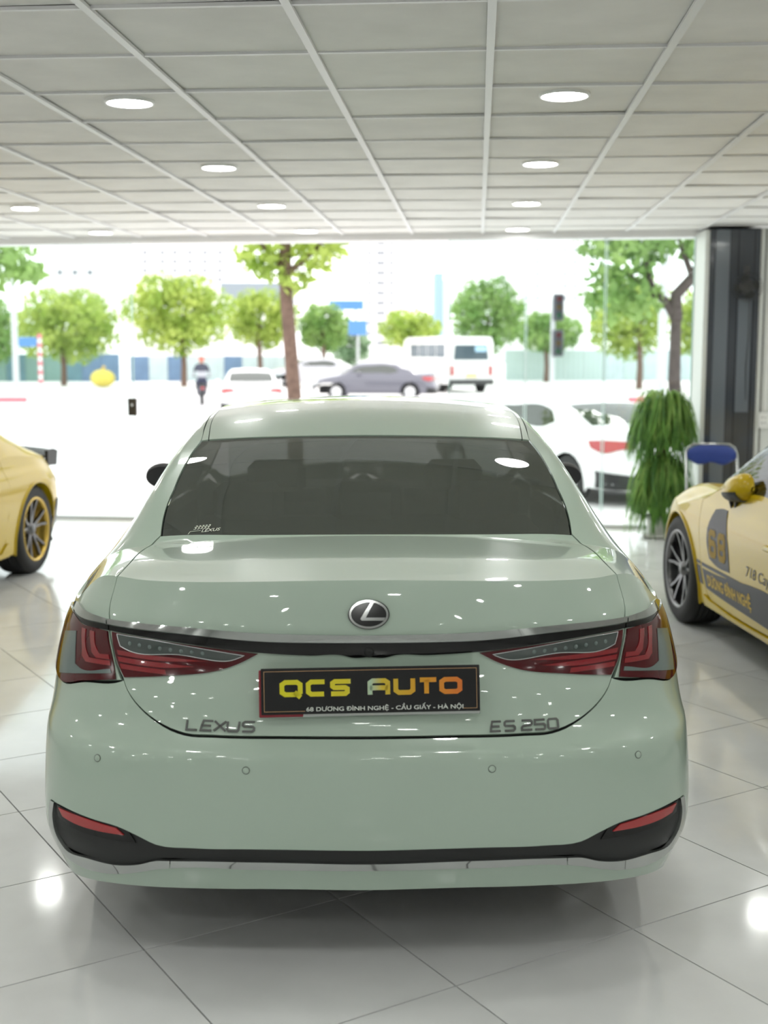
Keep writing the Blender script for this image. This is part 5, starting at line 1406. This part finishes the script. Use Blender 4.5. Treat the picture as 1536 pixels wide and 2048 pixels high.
MB().tube([(-.33, .36, 1.02), (-.1, .46, .98), (.1, .46, .98), (.33, .36, 1.02)], .02, 6).build('handlebar', M['black_plastic'], sc_)
MB().box((0, -.82, .62), (.14, .05, .08), bev=.02).build('tail_lamp', M['reflector'], sc_)
tag(sc_, 'dark motor scooter on the road with its rider', 'scooter')
J = {'pelvis': (0, -.3, .86), 'waist': (0, -.28, 1.05), 'chest': (0, -.22, 1.28), 'neck': (0, -.18, 1.46), 'head': (0, -.17, 1.56), 'crown': (0, -.17, 1.68), 'shl': (-.17, -.2, 1.40), 'ell': (-.27, -.05, 1.18), 'wrl': (-.31, .22, 1.05), 'hal': (-.32, .33, 1.04), 'shr': (.17, -.2, 1.40), 'elr': (.27, -.05, 1.18), 'wrr': (.31, .22, 1.05), 'har': (.32, .33, 1.04),
     'hil': (-.1, -.28, .84), 'knl': (-.17, .12, .82), 'anl': (-.14, .1, .42), 'tol': (-.14, .24, .36), 'hir': (.1, -.28, .84), 'knr': (.17, .12, .82), 'anr': (.14, .1, .42), 'tor': (.14, .24, .36)}
Bn = [('pelvis', 'waist'), ('waist', 'chest'), ('chest', 'neck'), ('neck', 'head'), ('head', 'crown')]
for s_ in 'lr': Bn += [('chest', 'sh' + s_), ('sh' + s_, 'el' + s_), ('el' + s_, 'wr' + s_), ('wr' + s_, 'ha' + s_), ('pelvis', 'hi' + s_), ('hi' + s_, 'kn' + s_), ('kn' + s_, 'an' + s_), ('an' + s_, 'to' + s_)]
Rd = {'pelvis': .15, 'waist': .13, 'chest': .155, 'neck': .055, 'head': .09, 'crown': .07}
for s_ in 'lr': Rd.update({'sh' + s_: .075, 'el' + s_: .05, 'wr' + s_: .034, 'ha' + s_: .042, 'hi' + s_: .1, 'kn' + s_: .07, 'an' + s_: .045, 'to' + s_: .04})
def rider_mat():
    m = mat('rider_clothes', (.1, .11, .16), .8); nt = m.node_tree
    tc = nt.nodes.new('ShaderNodeTexCoord'); sp = nt.nodes.new('ShaderNodeSeparateXYZ'); mr = nt.nodes.new('ShaderNodeMapRange'); cr = nt.nodes.new('ShaderNodeValToRGB'); cr.color_ramp.interpolation = 'CONSTANT'
    mr.inputs['From Max'].default_value = 2; e = cr.color_ramp.elements; e[0].color = (.05, .055, .09, 1); e[1].position = .50; e[1].color = (.42, .43, .46, 1)
    n = e.new(.60); n.color = (.06, .065, .09, 1); n = e.new(.745); n.color = (.45, .26, .18, 1)
    nt.links.new(tc.outputs['Object'], sp.inputs[0]); nt.links.new(sp.outputs['Z'], mr.inputs['Value']); nt.links.new(mr.outputs[0], cr.inputs['Fac']); nt.links.new(cr.outputs['Color'], nt.nodes['Principled BSDF'].inputs['Base Color'])
    return m
# body as one skinned surface from joints
def skin_person(loc, rz, label):
    root = empty('person', loc, rz); import bmesh
    bm = bmesh.new(); lay = bm.verts.layers.skin.verify(); vs = {}
    for k, p in J.items():
        v = bm.verts.new(p); v[lay].radius = (Rd[k], Rd[k]); v[lay].use_root = (k == 'pelvis'); vs[k] = v
    for a, b in Bn: bm.edges.new((vs[a], vs[b]))
    me = bpy.data.meshes.new('body'); bm.to_mesh(me); bm.free()
    o = link_mesh('body', me, rider_mat(), root); o.modifiers.new('skin', 'SKIN').use_smooth_shade = True; m_ = o.modifiers.new('smooth', 'SUBSURF'); m_.levels = m_.render_levels = 2
    MB().ellipsoid((0, -.16, 1.64), (.115, .13, .12), 14, 10).build('helmet', mat('helmet_red', (.5, .16, .12), .3), root)
    return tag(root, label, 'person')
skin_person((rp.x, 45, -.19), radians(10), 'rider in dark clothes and a red helmet sitting on the scooter')

# buildings far away, distance haze put into the near-white facade colour
M['b_white'] = mat('white_facade', (.88, .87, .87), .8); M['b_win'] = mat('facade_window', (.10, .12, .15), .4); M['b_blue'] = mat('blue_facade', (.30, .45, .75), .5); M['b_grey'] = mat('grey_roof', (.26, .30, .33), .7); M['b_pink'] = mat('pink_sign', (.8, .35, .38), .6)
def building(x0, x1, D, ytop, depth, mt, label, wins=(), roof=None, ww=.6, wh=.6):
    a = px(x0, 770, D); b = px(x1, 770, D); h = px(x0, ytop, D).z; o = empty('building', ((a.x + b.x) / 2, D, 0))
    w = b.x - a.x; MB().box((0, depth / 2, h / 2), (w, depth, h)).build('facade', M[mt], o)
    if roof: MB().box((0, depth / 2, h + .3), (w + 1, depth + 1, 1.5), bev=.1).build('roof', M[roof], o)
    for wx, wy, pw_, ph_ in wins:
        p = px(wx, wy, D); k = D / 2500
        f_ = MB().box((p.x - (a.x + b.x) / 2, -.06, p.z), (pw_ * k, .16, ph_ * k)).build('window', M['b_win'], o)
        MB().box((p.x - (a.x + b.x) / 2, -.15, p.z), (pw_ * k * .06, .05, ph_ * k)).build('mullion', M['b_white'], f_)
    return tag(o, label, 'building')
tw = [(x, y, w_, 6) for y in range(466, 700, 20) for x, w_ in ((739, 8), (757, 9), (766, 9), (783, 9))]
building(722, 806, 230, 300, 25, 'b_white', 'tall white tower block with rows of small windows', tw)
building(868, 886, 260, 545, 12, 'b_blue', 'slender blue tower left of the round green tree')
building(886, 900, 262, 560, 12, 'b_white', 'narrow white tower beside the blue one')
building(455, 560, 120, 588, 14, 'b_white', 'low white building with grey roof behind the slim trunk', [(475, 610, 18, 10), (515, 610, 18, 10)], 'b_grey')
building(262, 470, 190, 420, 25, 'b_white', 'wide white apartment block above the round yellow-green tree', [(x, y, 7, 8) for y in range(505, 560, 18) for x in (290, 325, 350, 380, 410, 440)])
building(100, 215, 150, 520, 20, 'b_white', 'white building above the pale round tree', [(x, 545, 9, 9) for x in (120, 150, 180)])
building(1020, 1170, 240, 430, 25, 'b_white', 'pale block behind the traffic light', [(x, y, 6, 6) for y in range(500, 620, 24) for x in (1050, 1075, 1130, 1150)])
